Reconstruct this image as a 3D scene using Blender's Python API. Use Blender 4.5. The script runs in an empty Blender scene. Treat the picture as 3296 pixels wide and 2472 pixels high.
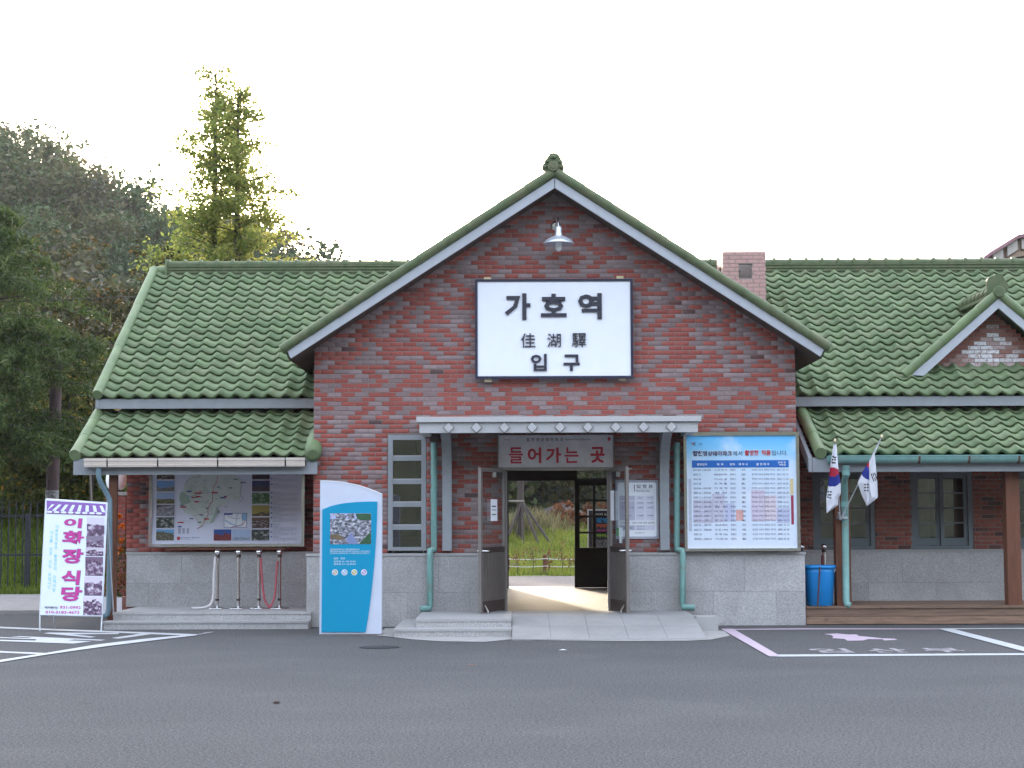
import bpy, math, random
import numpy as np
from mathutils import Matrix, Vector

random.seed(7); np.random.seed(7)
sc = bpy.context.scene
col = sc.collection
R = math.radians

# ------------------------------------------------------------------ camera, world, sun, exposure
F, CX, CY, CH, PITCH, ROLL = 5513.0, 0.0, -25.0, 1.575, 4.44, -0.2
CAMM = Matrix.Rotation(R(90 + PITCH), 4, 'X') @ Matrix.Rotation(R(ROLL), 4, 'Z')
cd = bpy.data.cameras.new('camera'); cam = bpy.data.objects.new('camera', cd); col.objects.link(cam)
cam.matrix_world = Matrix.Translation((CX, CY, CH)) @ CAMM
cd.sensor_width = 36; cd.lens = F / 3296 * 36; cd.clip_start = .1; cd.clip_end = 1500
sc.camera = cam

SUN_EL, SUN_AZ = 13.5, -9.0          # degrees; azimuth measured from +Y towards +X
wd = bpy.data.worlds.new('World'); sc.world = wd; wd.use_nodes = True
nt = wd.node_tree; bg = nt.nodes['Background']
sky = nt.nodes.new('ShaderNodeTexSky'); sky.sky_type = 'NISHITA'; sky.sun_disc = False
sky.sun_elevation = R(SUN_EL); sky.sun_rotation = R(SUN_AZ)
sky.altitude = 50; sky.air_density = 1.0; sky.dust_density = 2.0; sky.ozone_density = 1.0
veil = nt.nodes.new('ShaderNodeMix'); veil.data_type = 'RGBA'; veil.inputs[0].default_value = .6      # thin even cloud veil over the clear-sky model
veil.inputs[7].default_value = (2.95, 3.08, 3.5, 1); nt.links.new(sky.outputs[0], veil.inputs[6])
nt.links.new(veil.outputs[2], bg.inputs[0]); bg.inputs[1].default_value = .15
sd = bpy.data.lights.new('sun', 'SUN'); sd.energy = 1.4; sd.angle = R(2.0); sd.color = (1, .86, .68)
so = bpy.data.objects.new('sun', sd); col.objects.link(so)
_sv = Vector((math.sin(R(SUN_AZ)) * math.cos(R(SUN_EL)), math.cos(R(SUN_AZ)) * math.cos(R(SUN_EL)), math.sin(R(SUN_EL))))
so.rotation_euler = _sv.to_track_quat('Z', 'Y').to_euler(); so.location = (-10, 40, 30)
sc.view_settings.view_transform = 'Standard'; sc.view_settings.look = 'None'
sc.view_settings.gamma = 1; sc.view_settings.use_curve_mapping = False
sc.view_settings.exposure = 2.88

# ------------------------------------------------------------------ measuring helpers: photo pixel (3296 wide) + distance -> real place
def ray(sx, sy):
    return (CAMM.to_3x3() @ Vector(((sx - 1648) / F, -(sy - 1236) / F, -1)))
def W(sx, sy, Y):
    d = ray(sx, sy); t = (Y - CY) / d.y
    return Vector((CX + d.x * t, Y, CH + d.z * t))
def G(sx, sy, z=0.0):
    d = ray(sx, sy); t = (z - CH) / d.z
    return Vector((CX + d.x * t, CY + d.y * t, z))

# ------------------------------------------------------------------ materials
MT = {}
def nn(t, ty, **kw):
    n = t.nodes.new(ty)
    for k, v in kw.items(): setattr(n, k, v)
    return n
def ramp(t, pts):
    r = nn(t, 'ShaderNodeValToRGB'); e = r.color_ramp.elements
    while len(e) < len(pts): e.new(.5)
    for i, (p, c) in enumerate(pts):
        e[i].position = p; e[i].color = (*c, 1) if len(c) == 3 else c
    return r
def mix(t, a, b, fac, mode='MIX'):
    m = nn(t, 'ShaderNodeMix', data_type='RGBA', blend_type=mode)
    for s, v in ((0, fac), (6, a), (7, b)):
        if hasattr(v, 'links') or hasattr(v, 'is_linked'): t.links.new(v, m.inputs[s])
        elif s == 0: m.inputs[0].default_value = v
        else: m.inputs[s].default_value = (*v, 1)
    return m.outputs[2]
def noise(t, scale, detail=4, rough=.6, stretch=None):
    g = nn(t, 'ShaderNodeNewGeometry'); n = nn(t, 'ShaderNodeTexNoise')
    n.inputs['Scale'].default_value = scale; n.inputs['Detail'].default_value = detail; n.inputs['Roughness'].default_value = rough
    if stretch:
        mp = nn(t, 'ShaderNodeMapping'); mp.inputs['Scale'].default_value = stretch
        t.links.new(g.outputs['Position'], mp.inputs[0]); t.links.new(mp.outputs[0], n.inputs['Vector'])
    else: t.links.new(g.outputs['Position'], n.inputs['Vector'])
    return n.outputs[0]
def mat(name, base, rough=.6, metal=0, var=.12, scale=6, bump=0, bscale=40, stain=None, tint=None, spec=.4, stretch=None, trans=0, alpha=None, emit=None, tone=0):
    """base colour with worn variation; tint = ramp over the mesh attribute 'tint'"""
    if name in MT: return MT[name]
    m = bpy.data.materials.new(name); m.use_nodes = True; t = m.node_tree; p = t.nodes['Principled BSDF']
    p.inputs['Roughness'].default_value = rough; p.inputs['Metallic'].default_value = metal
    p.inputs['Specular IOR Level'].default_value = spec
    if tint:
        at = nn(t, 'ShaderNodeAttribute', attribute_name='tint'); rp = ramp(t, tint)
        t.links.new(at.outputs['Fac'], rp.inputs[0]); c = rp.outputs[0]
    else: c = base
    if var:
        n = noise(t, scale, stretch=stretch); r = ramp(t, [(.3, (1 - var,) * 3), (.7, (1 + var,) * 3)])
        t.links.new(n, r.inputs[0]); c = mix(t, c, r.outputs[0], 1.0, 'MULTIPLY')
    if tone:                                         # each slab or plank a little lighter or darker than the next
        at = nn(t, 'ShaderNodeAttribute', attribute_name='tint'); rp = ramp(t, [(0, (1 - tone,) * 3), (1, (1 + tone,) * 3)])
        t.links.new(at.outputs['Fac'], rp.inputs[0]); c = mix(t, c, rp.outputs[0], 1.0, 'MULTIPLY')
    if stain:
        sc_, lo, hi, colr, amt = stain
        n = noise(t, sc_, 5, .65); r = ramp(t, [(lo, (0, 0, 0)), (hi, (amt,) * 3)])
        t.links.new(n, r.inputs[0]); c = mix(t, c, colr, r.outputs[0])
    if hasattr(c, 'links'): t.links.new(c, p.inputs['Base Color'])
    else: p.inputs['Base Color'].default_value = (*c, 1)
    if bump:
        b = nn(t, 'ShaderNodeBump'); b.inputs['Strength'].default_value = bump; b.inputs['Distance'].default_value = .01
        t.links.new(noise(t, bscale, 5), b.inputs['Height']); t.links.new(b.outputs[0], p.inputs['Normal'])
    if alpha is not None:
        p.inputs['Alpha'].default_value = alpha
    if emit:
        p.inputs['Emission Color'].default_value = (*emit[0], 1); p.inputs['Emission Strength'].default_value = emit[1]
    if trans:
        tr = nn(t, 'ShaderNodeBsdfTranslucent'); ms = nn(t, 'ShaderNodeMixShader'); ms.inputs[0].default_value = trans
        if hasattr(c, 'links'): t.links.new(c, tr.inputs[0])
        else: tr.inputs[0].default_value = (*c, 1)
        t.links.new(p.outputs[0], ms.inputs[1]); t.links.new(tr.outputs[0], ms.inputs[2])
        t.links.new(ms.outputs[0], t.nodes['Material Output'].inputs[0])
    MT[name] = m; return m
def glass(name, tintc=(.8, .85, .85), fac=.15, rough=.02):
    m = bpy.data.materials.new(name); m.use_nodes = True; t = m.node_tree; t.nodes.remove(t.nodes['Principled BSDF'])
    a = nn(t, 'ShaderNodeBsdfTransparent'); a.inputs[0].default_value = (*tintc, 1)
    g = nn(t, 'ShaderNodeBsdfGlossy'); g.inputs['Roughness'].default_value = rough
    lw = nn(t, 'ShaderNodeLayerWeight'); lw.inputs[0].default_value = .5
    pw = nn(t, 'ShaderNodeMath', operation='POWER'); pw.inputs[1].default_value = 4.0; t.links.new(lw.outputs['Facing'], pw.inputs[0])
    ad = nn(t, 'ShaderNodeMath', operation='MULTIPLY_ADD'); ad.inputs[1].default_value = .6; ad.inputs[2].default_value = .03 + fac * .2
    t.links.new(pw.outputs[0], ad.inputs[0])
    ms = nn(t, 'ShaderNodeMixShader'); t.links.new(ad.outputs[0], ms.inputs[0])
    t.links.new(a.outputs[0], ms.inputs[1]); t.links.new(g.outputs[0], ms.inputs[2])
    t.links.new(ms.outputs[0], t.nodes['Material Output'].inputs[0]); MT[name] = m; return m
def picture(name, skyc, land, accent, horizon=.5, ns=5.0, dark=None):
    """a small printed photograph: sky over broken land, by the sheet's own UV"""
    m = bpy.data.materials.new(name); m.use_nodes = True; t = m.node_tree; p = t.nodes['Principled BSDF']
    p.inputs['Roughness'].default_value = .35
    uv = nn(t, 'ShaderNodeTexCoord'); sp = nn(t, 'ShaderNodeSeparateXYZ'); t.links.new(uv.outputs['UV'], sp.inputs[0])
    oi = nn(t, 'ShaderNodeObjectInfo'); va = nn(t, 'ShaderNodeVectorMath', operation='ADD')
    sc3 = nn(t, 'ShaderNodeVectorMath', operation='SCALE'); sc3.inputs[3].default_value = 17
    t.links.new(oi.outputs['Location'], sc3.inputs[0]); t.links.new(uv.outputs['UV'], va.inputs[0]); t.links.new(sc3.outputs[0], va.inputs[1])
    n1 = nn(t, 'ShaderNodeTexNoise'); n1.inputs['Scale'].default_value = ns * .6; n1.inputs['Detail'].default_value = 3; t.links.new(va.outputs[0], n1.inputs['Vector'])
    n2 = nn(t, 'ShaderNodeTexNoise'); n2.inputs['Scale'].default_value = ns * 1.5; n2.inputs['Detail'].default_value = 6; t.links.new(va.outputs[0], n2.inputs['Vector'])
    r2 = ramp(t, [(.34, dark or tuple(x * .5 for x in land)), (.52, land), (.72, accent)]); t.links.new(n2.outputs[0], r2.inputs[0])
    a = nn(t, 'ShaderNodeMath', operation='MULTIPLY_ADD'); a.inputs[1].default_value = .9; a.inputs[2].default_value = horizon - .45
    t.links.new(n1.outputs[0], a.inputs[0])
    g = nn(t, 'ShaderNodeMath', operation='GREATER_THAN'); t.links.new(sp.outputs[1], g.inputs[0]); t.links.new(a.outputs[0], g.inputs[1])
    c = mix(t, r2.outputs[0], skyc, g.outputs[0]); t.links.new(c, p.inputs['Base Color']); MT[name] = m; return m

# ------------------------------------------------------------------ mesh and object helpers
WL = {}
def link(o, parent=None, wloc=(0, 0, 0)):
    wloc = Vector(wloc); WL[o.name] = wloc; col.objects.link(o)
    if parent is not None:
        o.parent = parent; o.location = wloc - WL[parent.name]
    else: o.location = wloc
    return o
def tag(o, label=None, cat=None, group=None, kind=None):
    for k, v in (('label', label), ('category', cat), ('group', group), ('kind', kind)):
        if v: o[k] = v
    return o
def empty(name, loc, label=None, cat=None, group=None):
    o = bpy.data.objects.new(name, None); o.empty_display_size = .2
    link(o, None, loc); return tag(o, label, cat, group)
class MB:
    def __init__(s): s.v = []; s.f = []; s.m = []; s.s = []; s.t = []
    def add(s, vs, fs, mi=0, smooth=False, tint=.5):
        b = len(s.v); s.v += [tuple(v) for v in vs]; s.t += [tint] * len(vs)
        for f in fs: s.f.append(tuple(b + i for i in f)); s.m.append(mi); s.s.append(smooth)
        return s
    def box(s, x0, x1, y0, y1, z0, z1, mi=0, tint=.5):
        v = [(x0, y0, z0), (x1, y0, z0), (x1, y1, z0), (x0, y1, z0), (x0, y0, z1), (x1, y0, z1), (x1, y1, z1), (x0, y1, z1)]
        return s.add(v, [(0, 3, 2, 1), (4, 5, 6, 7), (0, 1, 5, 4), (1, 2, 6, 5), (2, 3, 7, 6), (3, 0, 4, 7)], mi, False, tint)
    def bar(s, p, q, w, d, up=(0, 0, 1), mi=0):
        """rectangular bar from p to q; w across, d along the 'up' side"""
        p = Vector(p); q = Vector(q); a = (q - p).normalized(); u = Vector(up)
        sd_ = a.cross(u); 
        if sd_.length < 1e-5: sd_ = a.cross(Vector((1, 0, 0)))
        sd_.normalize(); u = sd_.cross(a).normalized(); w /= 2; d /= 2
        v = [p - sd_ * w - u * d, p + sd_ * w - u * d, p + sd_ * w + u * d, p - sd_ * w + u * d]
        v += [x + (q - p) for x in v]
        return s.add(v, [(3, 2, 1, 0), (4, 5, 6, 7), (0, 1, 5, 4), (1, 2, 6, 5), (2, 3, 7, 6), (3, 0, 4, 7)], mi)
    def tube(s, pts, r, n=8, mi=0, cap=True, tint=.5):
        pts = [Vector(p) for p in pts]; k = len(pts); rs = r if isinstance(r, (list, tuple)) else [r] * k
        vs = []; ref = None
        for i, p in enumerate(pts):
            a = (pts[min(i + 1, k - 1)] - pts[max(i - 1, 0)]).normalized()
            if ref is None:
                ref = a.cross(Vector((0, 0, 1)));
                if ref.length < .01: ref = Vector((1, 0, 0))
            ref = (ref - a * ref.dot(a)).normalized(); b = a.cross(ref)
            for j in range(n):
                th = 2 * math.pi * j / n; vs.append(p + (ref * math.cos(th) + b * math.sin(th)) * rs[i])
        fs = [(i * n + j, i * n + (j + 1) % n, (i + 1) * n + (j + 1) % n, (i + 1) * n + j) for i in range(k - 1) for j in range(n)]
        s.add(vs, fs, mi, True, tint)
        if cap:
            s.add(vs[:n], [tuple(range(n))[::-1]], mi, False, tint); s.add(vs[-n:], [tuple(range(n))], mi, False, tint)
        return s
    def lathe(s, prof, c=(0, 0, 0), n=16, mi=0, smooth=True):
        vs = [(c[0] + r * math.cos(2 * math.pi * j / n), c[1] + r * math.sin(2 * math.pi * j / n), c[2] + z) for r, z in prof for j in range(n)]
        fs = [(i * n + j, i * n + (j + 1) % n, (i + 1) * n + (j + 1) % n, (i + 1) * n + j) for i in range(len(prof) - 1) for j in range(n)]
        return s.add(vs, fs, mi, smooth)
    def prism(s, poly, y0, y1, mi=0):
        """polygon of (x, z), counter-clockwise seen from -Y, between y0 (front) and y1"""
        n = len(poly); v = [(x, y0, z) for x, z in poly] + [(x, y1, z) for x, z in poly]
        return s.add(v, [tuple(range(n)), tuple(range(2 * n - 1, n - 1, -1))] + [(i, i + n, (i + 1) % n + n, (i + 1) % n) for i in range(n)], mi)
    def prismx(s, poly, x0, x1, mi=0):
        n = len(poly); v = [(x0, y, z) for y, z in poly] + [(x1, y, z) for y, z in poly]
        return s.add(v, [tuple(range(n - 1, -1, -1)), tuple(range(n, 2 * n))] + [(i, (i + 1) % n, (i + 1) % n + n, i + n) for i in range(n)], mi)
    def poly(s, pts, mi=0): return s.add(pts, [tuple(range(len(pts)))], mi)
    def mesh(s, name, mats, org):
        me = bpy.data.meshes.new(name)
        me.from_pydata([(x - org[0], y - org[1], z - org[2]) for x, y, z in s.v], [], s.f)
        for m in (mats if isinstance(mats, (list, tuple)) else [mats]): me.materials.append(m)
        me.polygons.foreach_set('material_index', s.m); me.polygons.foreach_set('use_smooth', s.s)
        a = me.attributes.new('tint', 'FLOAT', 'POINT'); a.data.foreach_set('value', s.t); me.update(); return me
    def build(s, name, mats, parent=None, org=None):
        A = np.array(s.v)
        if org is None: org = ((A[:, 0].min() + A[:, 0].max()) / 2, (A[:, 1].min() + A[:, 1].max()) / 2, A[:, 2].min())
        o = bpy.data.objects.new(name, s.mesh(name, mats, org)); return link(o, parent, org)
def part(name, m, parent, fn, **kw):
    b = MB(); fn(b); return b.build(name, m, parent, **kw)
def struct(name, b, m): return tag(b.build(name, m), kind='structure')
def fast(name, V, Fc, mats, parent=None, tint=None, smooth=False, wloc=(0, 0, 0)):
    me = bpy.data.meshes.new(name); V = np.asarray(V, np.float32); Fc = np.asarray(Fc, np.int32); k = Fc.shape[1]
    me.vertices.add(len(V)); me.vertices.foreach_set('co', V.ravel())
    me.loops.add(Fc.size); me.loops.foreach_set('vertex_index', Fc.ravel())
    me.polygons.add(len(Fc)); me.polygons.foreach_set('loop_start', np.arange(0, Fc.size, k, dtype=np.int32))
    try: me.polygons.foreach_set('loop_total', np.full(len(Fc), k, np.int32))
    except Exception: pass
    for m in (mats if isinstance(mats, (list, tuple)) else [mats]): me.materials.append(m)
    if tint is not None:
        a = me.attributes.new('tint', 'FLOAT', 'POINT'); a.data.foreach_set('value', np.asarray(tint, np.float32))
    me.update(calc_edges=True)
    if smooth: me.polygons.foreach_set('use_smooth', np.ones(len(Fc), bool))
    o = bpy.data.objects.new(name, me); return link(o, parent, wloc)
def quad_uv(name, P, m, parent):
    """one flat sheet with UV; P = lower-left, lower-right, upper-right, upper-left (world)"""
    P = [Vector(p) for p in P]; c = sum(P, Vector()) / 4
    me = bpy.data.meshes.new(name); me.from_pydata([p - c for p in P], [], [(0, 1, 2, 3)])
    uv = me.uv_layers.new(name='UVMap')
    for i, u in enumerate(((0, 0), (1, 0), (1, 1), (0, 1))): uv.data[i].uv = u
    me.materials.append(m); return link(bpy.data.objects.new(name, me), parent, c)

# ------------------------------------------------------------------ lettering
_TC = {}
def tmesh(body, bold=0.0, extrude=0.0):
    k = (body, bold, extrude)
    if k not in _TC:
        c = bpy.data.curves.new('lettering', 'FONT'); c.body = body; c.size = 1; c.resolution_u = 2; c.offset = bold; c.extrude = extrude
        c.fill_mode = 'BOTH' if extrude else 'FRONT'
        o = bpy.data.objects.new('lettering', c)
        me = o.to_mesh(); n = len(me.vertices)
        V = np.zeros(n * 3, np.float32); me.vertices.foreach_get('co', V); V = V.reshape(-1, 3)
        fs = [tuple(p.vertices) for p in me.polygons]; o.to_mesh_clear()
        bpy.data.objects.remove(o); bpy.data.curves.remove(c)
        _TC[k] = (V, fs)
    return _TC[k]
def put_text(b, body, to, x0, x1, y0, y1, mi=0, bold=0.0, lift=.003, extrude=0.0, fit=True, italic=0.0):
    """lettering filling the box x0..x1, y0..y1 (y downwards) of a sheet; to(x, y, lift) -> world"""
    V, fs = tmesh(body, bold, extrude)
    if not len(V): return
    lo = V.min(0); hi = V.max(0); w = max(hi[0] - lo[0], 1e-6); h = max(hi[1] - lo[1], 1e-6)
    if not fit:
        k = (y1 - y0) / h; x1 = x0 + w * k
    vs = []
    for x, y, z in V:
        u = (x - lo[0]) / w; t = (y - lo[1]) / h
        vs.append(to(x0 + u * (x1 - x0) + italic * t * (y1 - y0), y1 + t * (y0 - y1), lift + z))
    b.add(vs, fs, mi)
def put_letters(parent, body, to, x0, x1, y0, y1, layers, extrude=0.0, italic=0.0):
    """each character its own part; layers = [(material, bold, lift, grow)] stacked on one letter"""
    n = len(body); refs = None; pieces = [MB() for _ in body]
    V0, _ = tmesh(body, 0.0); lo0, hi0 = V0.min(0), V0.max(0); adv = .92
    for li, (m, bold, lift, grow) in enumerate(layers):
        V, fs = tmesh(body, bold, extrude); lo = V.min(0); hi = V.max(0); a0, a1, b0, b1 = x0 - grow, x1 + grow, y0 - grow, y1 + grow
        w = hi[0] - lo[0]; h = hi[1] - lo[1]; P = []
        for x, y, z in V:
            u = (x - lo[0]) / w; t = (y - lo[1]) / h; P.append(to(a0 + u * (a1 - a0) + italic * t * (y1 - y0), b1 + t * (b0 - b1), lift + z))
        for f in fs:
            cx = sum(V[i][0] for i in f) / len(f); k = min(n - 1, max(0, int(cx / adv))); pieces[k].add([P[i] for i in f], [tuple(range(len(f)))], li)
    for b in pieces:
        if b.v: b.build('letter', [l[0] for l in layers], parent)
def small_print(b, m, parent): return tag(b.build('lettering', m, parent), kind='stuff')
def plane_map(cr, Y, lean=None):
    """sheet facing the camera at distance Y, addressed in crop pixels"""
    def to(x, y, lift=0):
        s = cr(x, y); return W(s[0], s[1], Y - lift)
    return to
def crop(ox, oy, k): return lambda x, y: (ox + x / k, oy + y / k)
def flat_map(cr, Y, x0, y0, x1, y1):
    """true rectangle in the plane at Y fitted to two opposite corners"""
    a = W(*cr(x0, y0), Y); c = W(*cr(x1, y1), Y)
    def to(x, y, lift=0):
        return Vector((a.x + (x - x0) / (x1 - x0) * (c.x - a.x), Y - lift, a.z + (y - y0) / (y1 - y0) * (c.z - a.z)))
    return to
def rect(b, to, x0, y0, x1, y1, mi=0, lift=.002): b.poly([to(x0, y1, lift), to(x1, y1, lift), to(x1, y0, lift), to(x0, y0, lift)], mi)
def slab(b, to, x0, y0, x1, y1, t, mi=0, lift=0):
    p = to(x0, y1, 0); q = to(x1, y0, 0); b.box(p.x, q.x, p.y - lift - t, p.y - lift, p.z, q.z, mi)
def pic(name, to, x0, y0, x1, y1, m, parent, lift=.003): return quad_uv(name, [to(x0, y1, lift), to(x1, y1, lift), to(x1, y0, lift), to(x0, y0, lift)], m, parent)

# ------------------------------------------------------------------ palette
brick_t = [(0, (.085, .05, .05)), (.12, (.14, .055, .048)), (.16, (.25, .056, .042)), (.50, (.315, .078, .06)), (.54, (.185, .125, .125)), (1, (.275, .205, .205))]
M_brick = mat('brick', (0, 0, 0), .75, tint=brick_t, var=.16, scale=30, bump=.35, bscale=120)
M_wbrick = mat('wing_brick', (0, 0, 0), .8, tint=[(0, (.07, .035, .03)), (.2, (.13, .05, .04)), (.3, (.20, .06, .04)), (1, (.27, .085, .055))], var=.16, scale=30, bump=.3, bscale=120)
M_pinkbrick = mat('pink_brick', (.44, .265, .24), .8, var=.12, scale=14, bump=.3, bscale=90)
M_patchbrick = mat('white_patched_brick', (0, 0, 0), .7, tint=[(0, (.24, .07, .045)), (.35, (.30, .12, .09)), (.6, (.42, .28, .26)), (.8, (.66, .62, .63)), (1, (.74, .72, .74))], var=.18, scale=26, stain=(17, .52, .62, (.30, .13, .10), .75), bump=.3, bscale=90)
M_mortar = mat('mortar', (.235, .20, .18), .9, var=.15, scale=20, bump=.2)
M_granite = mat('granite', (.38, .37, .362), .55, var=.34, scale=60, tone=.09, stain=(1.3, .46, .7, (.24, .225, .21), .6), bump=.05, bscale=200)
M_granitep = mat('polished_granite', (.36, .355, .35), .45, tone=.06, var=.26, scale=80, stain=(1.6, .48, .75, (.30, .28, .26), .5))
M_tile = mat('green_tile', (0, 0, 0), .55, tint=[(0, (.105, .155, .07)), (.5, (.135, .188, .087)), (1, (.17, .215, .112))], var=.2, scale=3,
             stain=(3.2, .52, .72, (.185, .195, .115), .7), bump=.1, bscale=60, spec=.35)
M_tiledk = mat('old_green_tile', (.085, .115, .05), .6, var=.2, scale=8, stain=(4, .48, .68, (.135, .115, .065), .6), bump=.15, bscale=50)
M_paintw = mat('blue_white_paint', (.40, .42, .45), .55, var=.06, scale=9, stain=(13, .66, .72, (.12, .12, .14), .7))
M_fascia = mat('grey_fascia_paint', (.25, .265, .28), .6, var=.08, scale=6, stain=(4, .55, .8, (.2, .2, .2), .4))
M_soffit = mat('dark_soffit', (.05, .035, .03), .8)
M_cream = mat('cream_gutter', (.62, .54, .47), .5, var=.06)
M_black = mat('black_rubber', (.012, .012, .012), .6, var=0)
M_aqua = mat('verdigris_pipe', (.17, .33, .30), .5, var=.1, scale=8, stain=(6, .55, .72, (.22, .2, .16), .6))
M_bluepipe = mat('blue_grey_pipe', (.13, .20, .24), .5, var=.1, stain=(6, .55, .75, (.08, .1, .1), .5))
M_wood = mat('brown_stained_wood', (.14, .052, .026), .6, var=.25, scale=10, stretch=(3, 3, .25), bump=.15)
M_deck = mat('weathered_deck', (.20, .125, .085), .75, tone=.16, var=.34, scale=8, stretch=(.25, 3, 3), bump=.15, stain=(5, .6, .72, (.09, .05, .035), .6))
M_frame = mat('grey_window_frame', (.24, .255, .27), .5, var=.05)
M_wframe = mat('blue_window_frame', (.15, .175, .185), .5, var=.06)
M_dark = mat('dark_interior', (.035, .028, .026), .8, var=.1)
M_darkwood = mat('dark_door_wood', (.018, .011, .010), .5, var=.2)
M_steel = mat('satin_steel', (.42, .40, .38), .38, metal=.85, var=.08)
M_chrome = mat('chrome', (.70, .69, .69), .2, metal=1, var=.04)
M_bronze = mat('ribbed_steel', (.24, .21, .19), .42, metal=.6, var=.1)
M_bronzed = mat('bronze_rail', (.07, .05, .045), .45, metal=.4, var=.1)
M_glass = glass('clear_glass', (.9, .92, .92), .1)
M_wglass = glass('window_glass', (.55, .58, .56), .8)
M_white = mat('white_print', (.76, .78, .82), .45, var=.02)
M_letter = mat('charcoal_letter', (.03, .03, .045), .5, var=0)
M_navy = mat('navy_frame', (.02, .02, .045), .4, var=.05)
M_asphalt = None
# ================================================================== THE GROUND
M_asphalt = mat('asphalt', (.082, .081, .081), .95, spec=.08, var=.5, scale=60, stain=(.35, .45, .8, (.105, .102, .099), .5), bump=.25, bscale=220)
_ns = M_asphalt.node_tree
def add_streaks(m):                                  # faint tyre-dusted bands running across the lot
    t = m.node_tree; p = t.nodes['Principled BSDF']; src = p.inputs['Base Color'].links[0].from_socket
    n = noise(t, 1.0, 5, .65, stretch=(.8, 1.1, 1)); r = ramp(t, [(.55, (0, 0, 0)), (.85, (.35,) * 3)]); t.links.new(n, r.inputs[0])
    c = mix(t, src, (.13, .126, .12), r.outputs[0])
    n2 = noise(t, .5, 4, .6, stretch=(.9, 1.1, 1)); r2 = ramp(t, [(.3, (.93,) * 3), (.65, (1.04,) * 3)]); t.links.new(n2, r2.inputs[0])
    t.links.new(mix(t, c, r2.outputs[0], 1.0, 'MULTIPLY'), p.inputs['Base Color'])
def add_grain(m):                                    # coarse aggregate that still reads a few metres off
    t = m.node_tree; p = t.nodes['Principled BSDF']; src = p.inputs['Base Color'].links[0].from_socket
    n = noise(t, 30, 3, .9); r = ramp(t, [(.32, (.6,) * 3), (.68, (1.4,) * 3)]); t.links.new(n, r.inputs[0])
    c = mix(t, src, r.outputs[0], 1.0, 'MULTIPLY')
    n = noise(t, 1.7, 5, .7); r = ramp(t, [(.66, (0, 0, 0)), (.78, (.5,) * 3)]); t.links.new(n, r.inputs[0]); c = mix(t, c, (.15, .145, .14), r.outputs[0])
    n = noise(t, 2.3, 3, .5); r = ramp(t, [(.72, (0, 0, 0)), (.78, (.55,) * 3)]); t.links.new(n, r.inputs[0]); c = mix(t, c, (.02, .02, .021), r.outputs[0])
    t.links.new(c, p.inputs['Base Color'])
add_streaks(M_asphalt); add_grain(M_asphalt)
b = MB(); b.box(-150, 150, -60, 9.2, -.5, 0); struct('asphalt_ground', b, M_asphalt)

def sm(t): t = np.clip(t, 0, 1); return t * t * (3 - 2 * t)
RX = [-140, -75, -46, -38, -31.7, -24, -17.5, -13, -5, 10, 40, 140]
RZ = [44, 37, 30.2, 25.2, 22, 20.3, 17, 11, 10.5, 10, 9, 8]
def terrain(X, Y):
    X = np.asarray(X, float); Y = np.asarray(Y, float)
    rz = np.interp(X, RX, RZ); z = rz * sm((Y - 30) / 100) * .96
    z = z + .95 * sm((Y - 20.8) / 9.5) + .5 * sm((Y - 30) / 12) * sm((X + 12) / 10)
    z = z + 2.3 * sm((Y - 10.3) / 7.5) * sm((-6.6 - X) / 1.2) * (1 - .4 * sm((Y - 20) / 10))
    z = z + (.22 * np.sin(X * .9 + 1) * np.sin(Y * .7) + .1 * np.sin(X * 2.3) * np.cos(Y * 1.9)) * sm((Y - 22) / 5)
    return z - .003 - .05 * (1 - sm((Y - 9.0) / 1.0))
def make_terrain():
    xs = np.concatenate([np.linspace(-150, -32, 40), np.linspace(-31, 16, 95), np.linspace(18, 150, 30)])
    ys = np.concatenate([np.linspace(9.2, 34, 70), np.linspace(35, 140, 60), np.linspace(146, 260, 14)])
    XX, YY = np.meshgrid(xs, ys); V = np.stack([XX, YY, terrain(XX, YY)], -1).reshape(-1, 3)
    nx = len(xs); i = np.arange(len(ys) - 1)[:, None] * nx + np.arange(nx - 1)[None]; i = i.ravel()
    return V, np.stack([i, i + 1, i + nx + 1, i + nx], 1)
M_grass = mat('meadow', (.095, .14, .026), .95, var=.35, scale=1.6, stain=(.6, .46, .66, (.15, .16, .04), .8), bump=.4, bscale=25)
t = M_grass.node_tree; p_ = t.nodes['Principled BSDF']; src = p_.inputs['Base Color'].links[0].from_socket      # lawn below, leaf litter and scrub under the wood
gg = nn(t, 'ShaderNodeNewGeometry'); sx_ = nn(t, 'ShaderNodeSeparateXYZ'); t.links.new(gg.outputs['Position'], sx_.inputs[0])
mr_ = nn(t, 'ShaderNodeMapRange'); mr_.inputs['From Min'].default_value = 30; mr_.inputs['From Max'].default_value = 46; t.links.new(sx_.outputs[1], mr_.inputs[0])
t.links.new(mix(t, src, (.035, .042, .02), mr_.outputs[0]), p_.inputs['Base Color'])
V, Fc = make_terrain(); o = tag(fast('garden_terrain', V, Fc, M_grass, smooth=True), kind='structure')
# unseen wooded rise added behind the viewer: mirrored in panes, raised to shade the porches
xs = np.linspace(-150, 150, 61); ys = np.linspace(-150, -44, 26); XX, YY = np.meshgrid(xs, ys)
ZZ = 36 * sm((-46 - YY) / 58) * (1 + .12 * np.sin(XX * .07) + .05 * np.sin(XX * .31 + YY * .2)) + 1.2 * np.sin(XX * 1.3 + YY) * sm((-60 - YY) / 10) - .6
i = (np.arange(25)[:, None] * 61 + np.arange(60)[None]).ravel()
tag(fast('unseen_hill', np.stack([XX, YY, ZZ], -1).reshape(-1, 3), np.stack([i, i + 1, i + 62, i + 61], 1), mat('hill_scrub', (.022, .028, .018), .95, var=.4, scale=.5), smooth=True), kind='structure')
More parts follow.
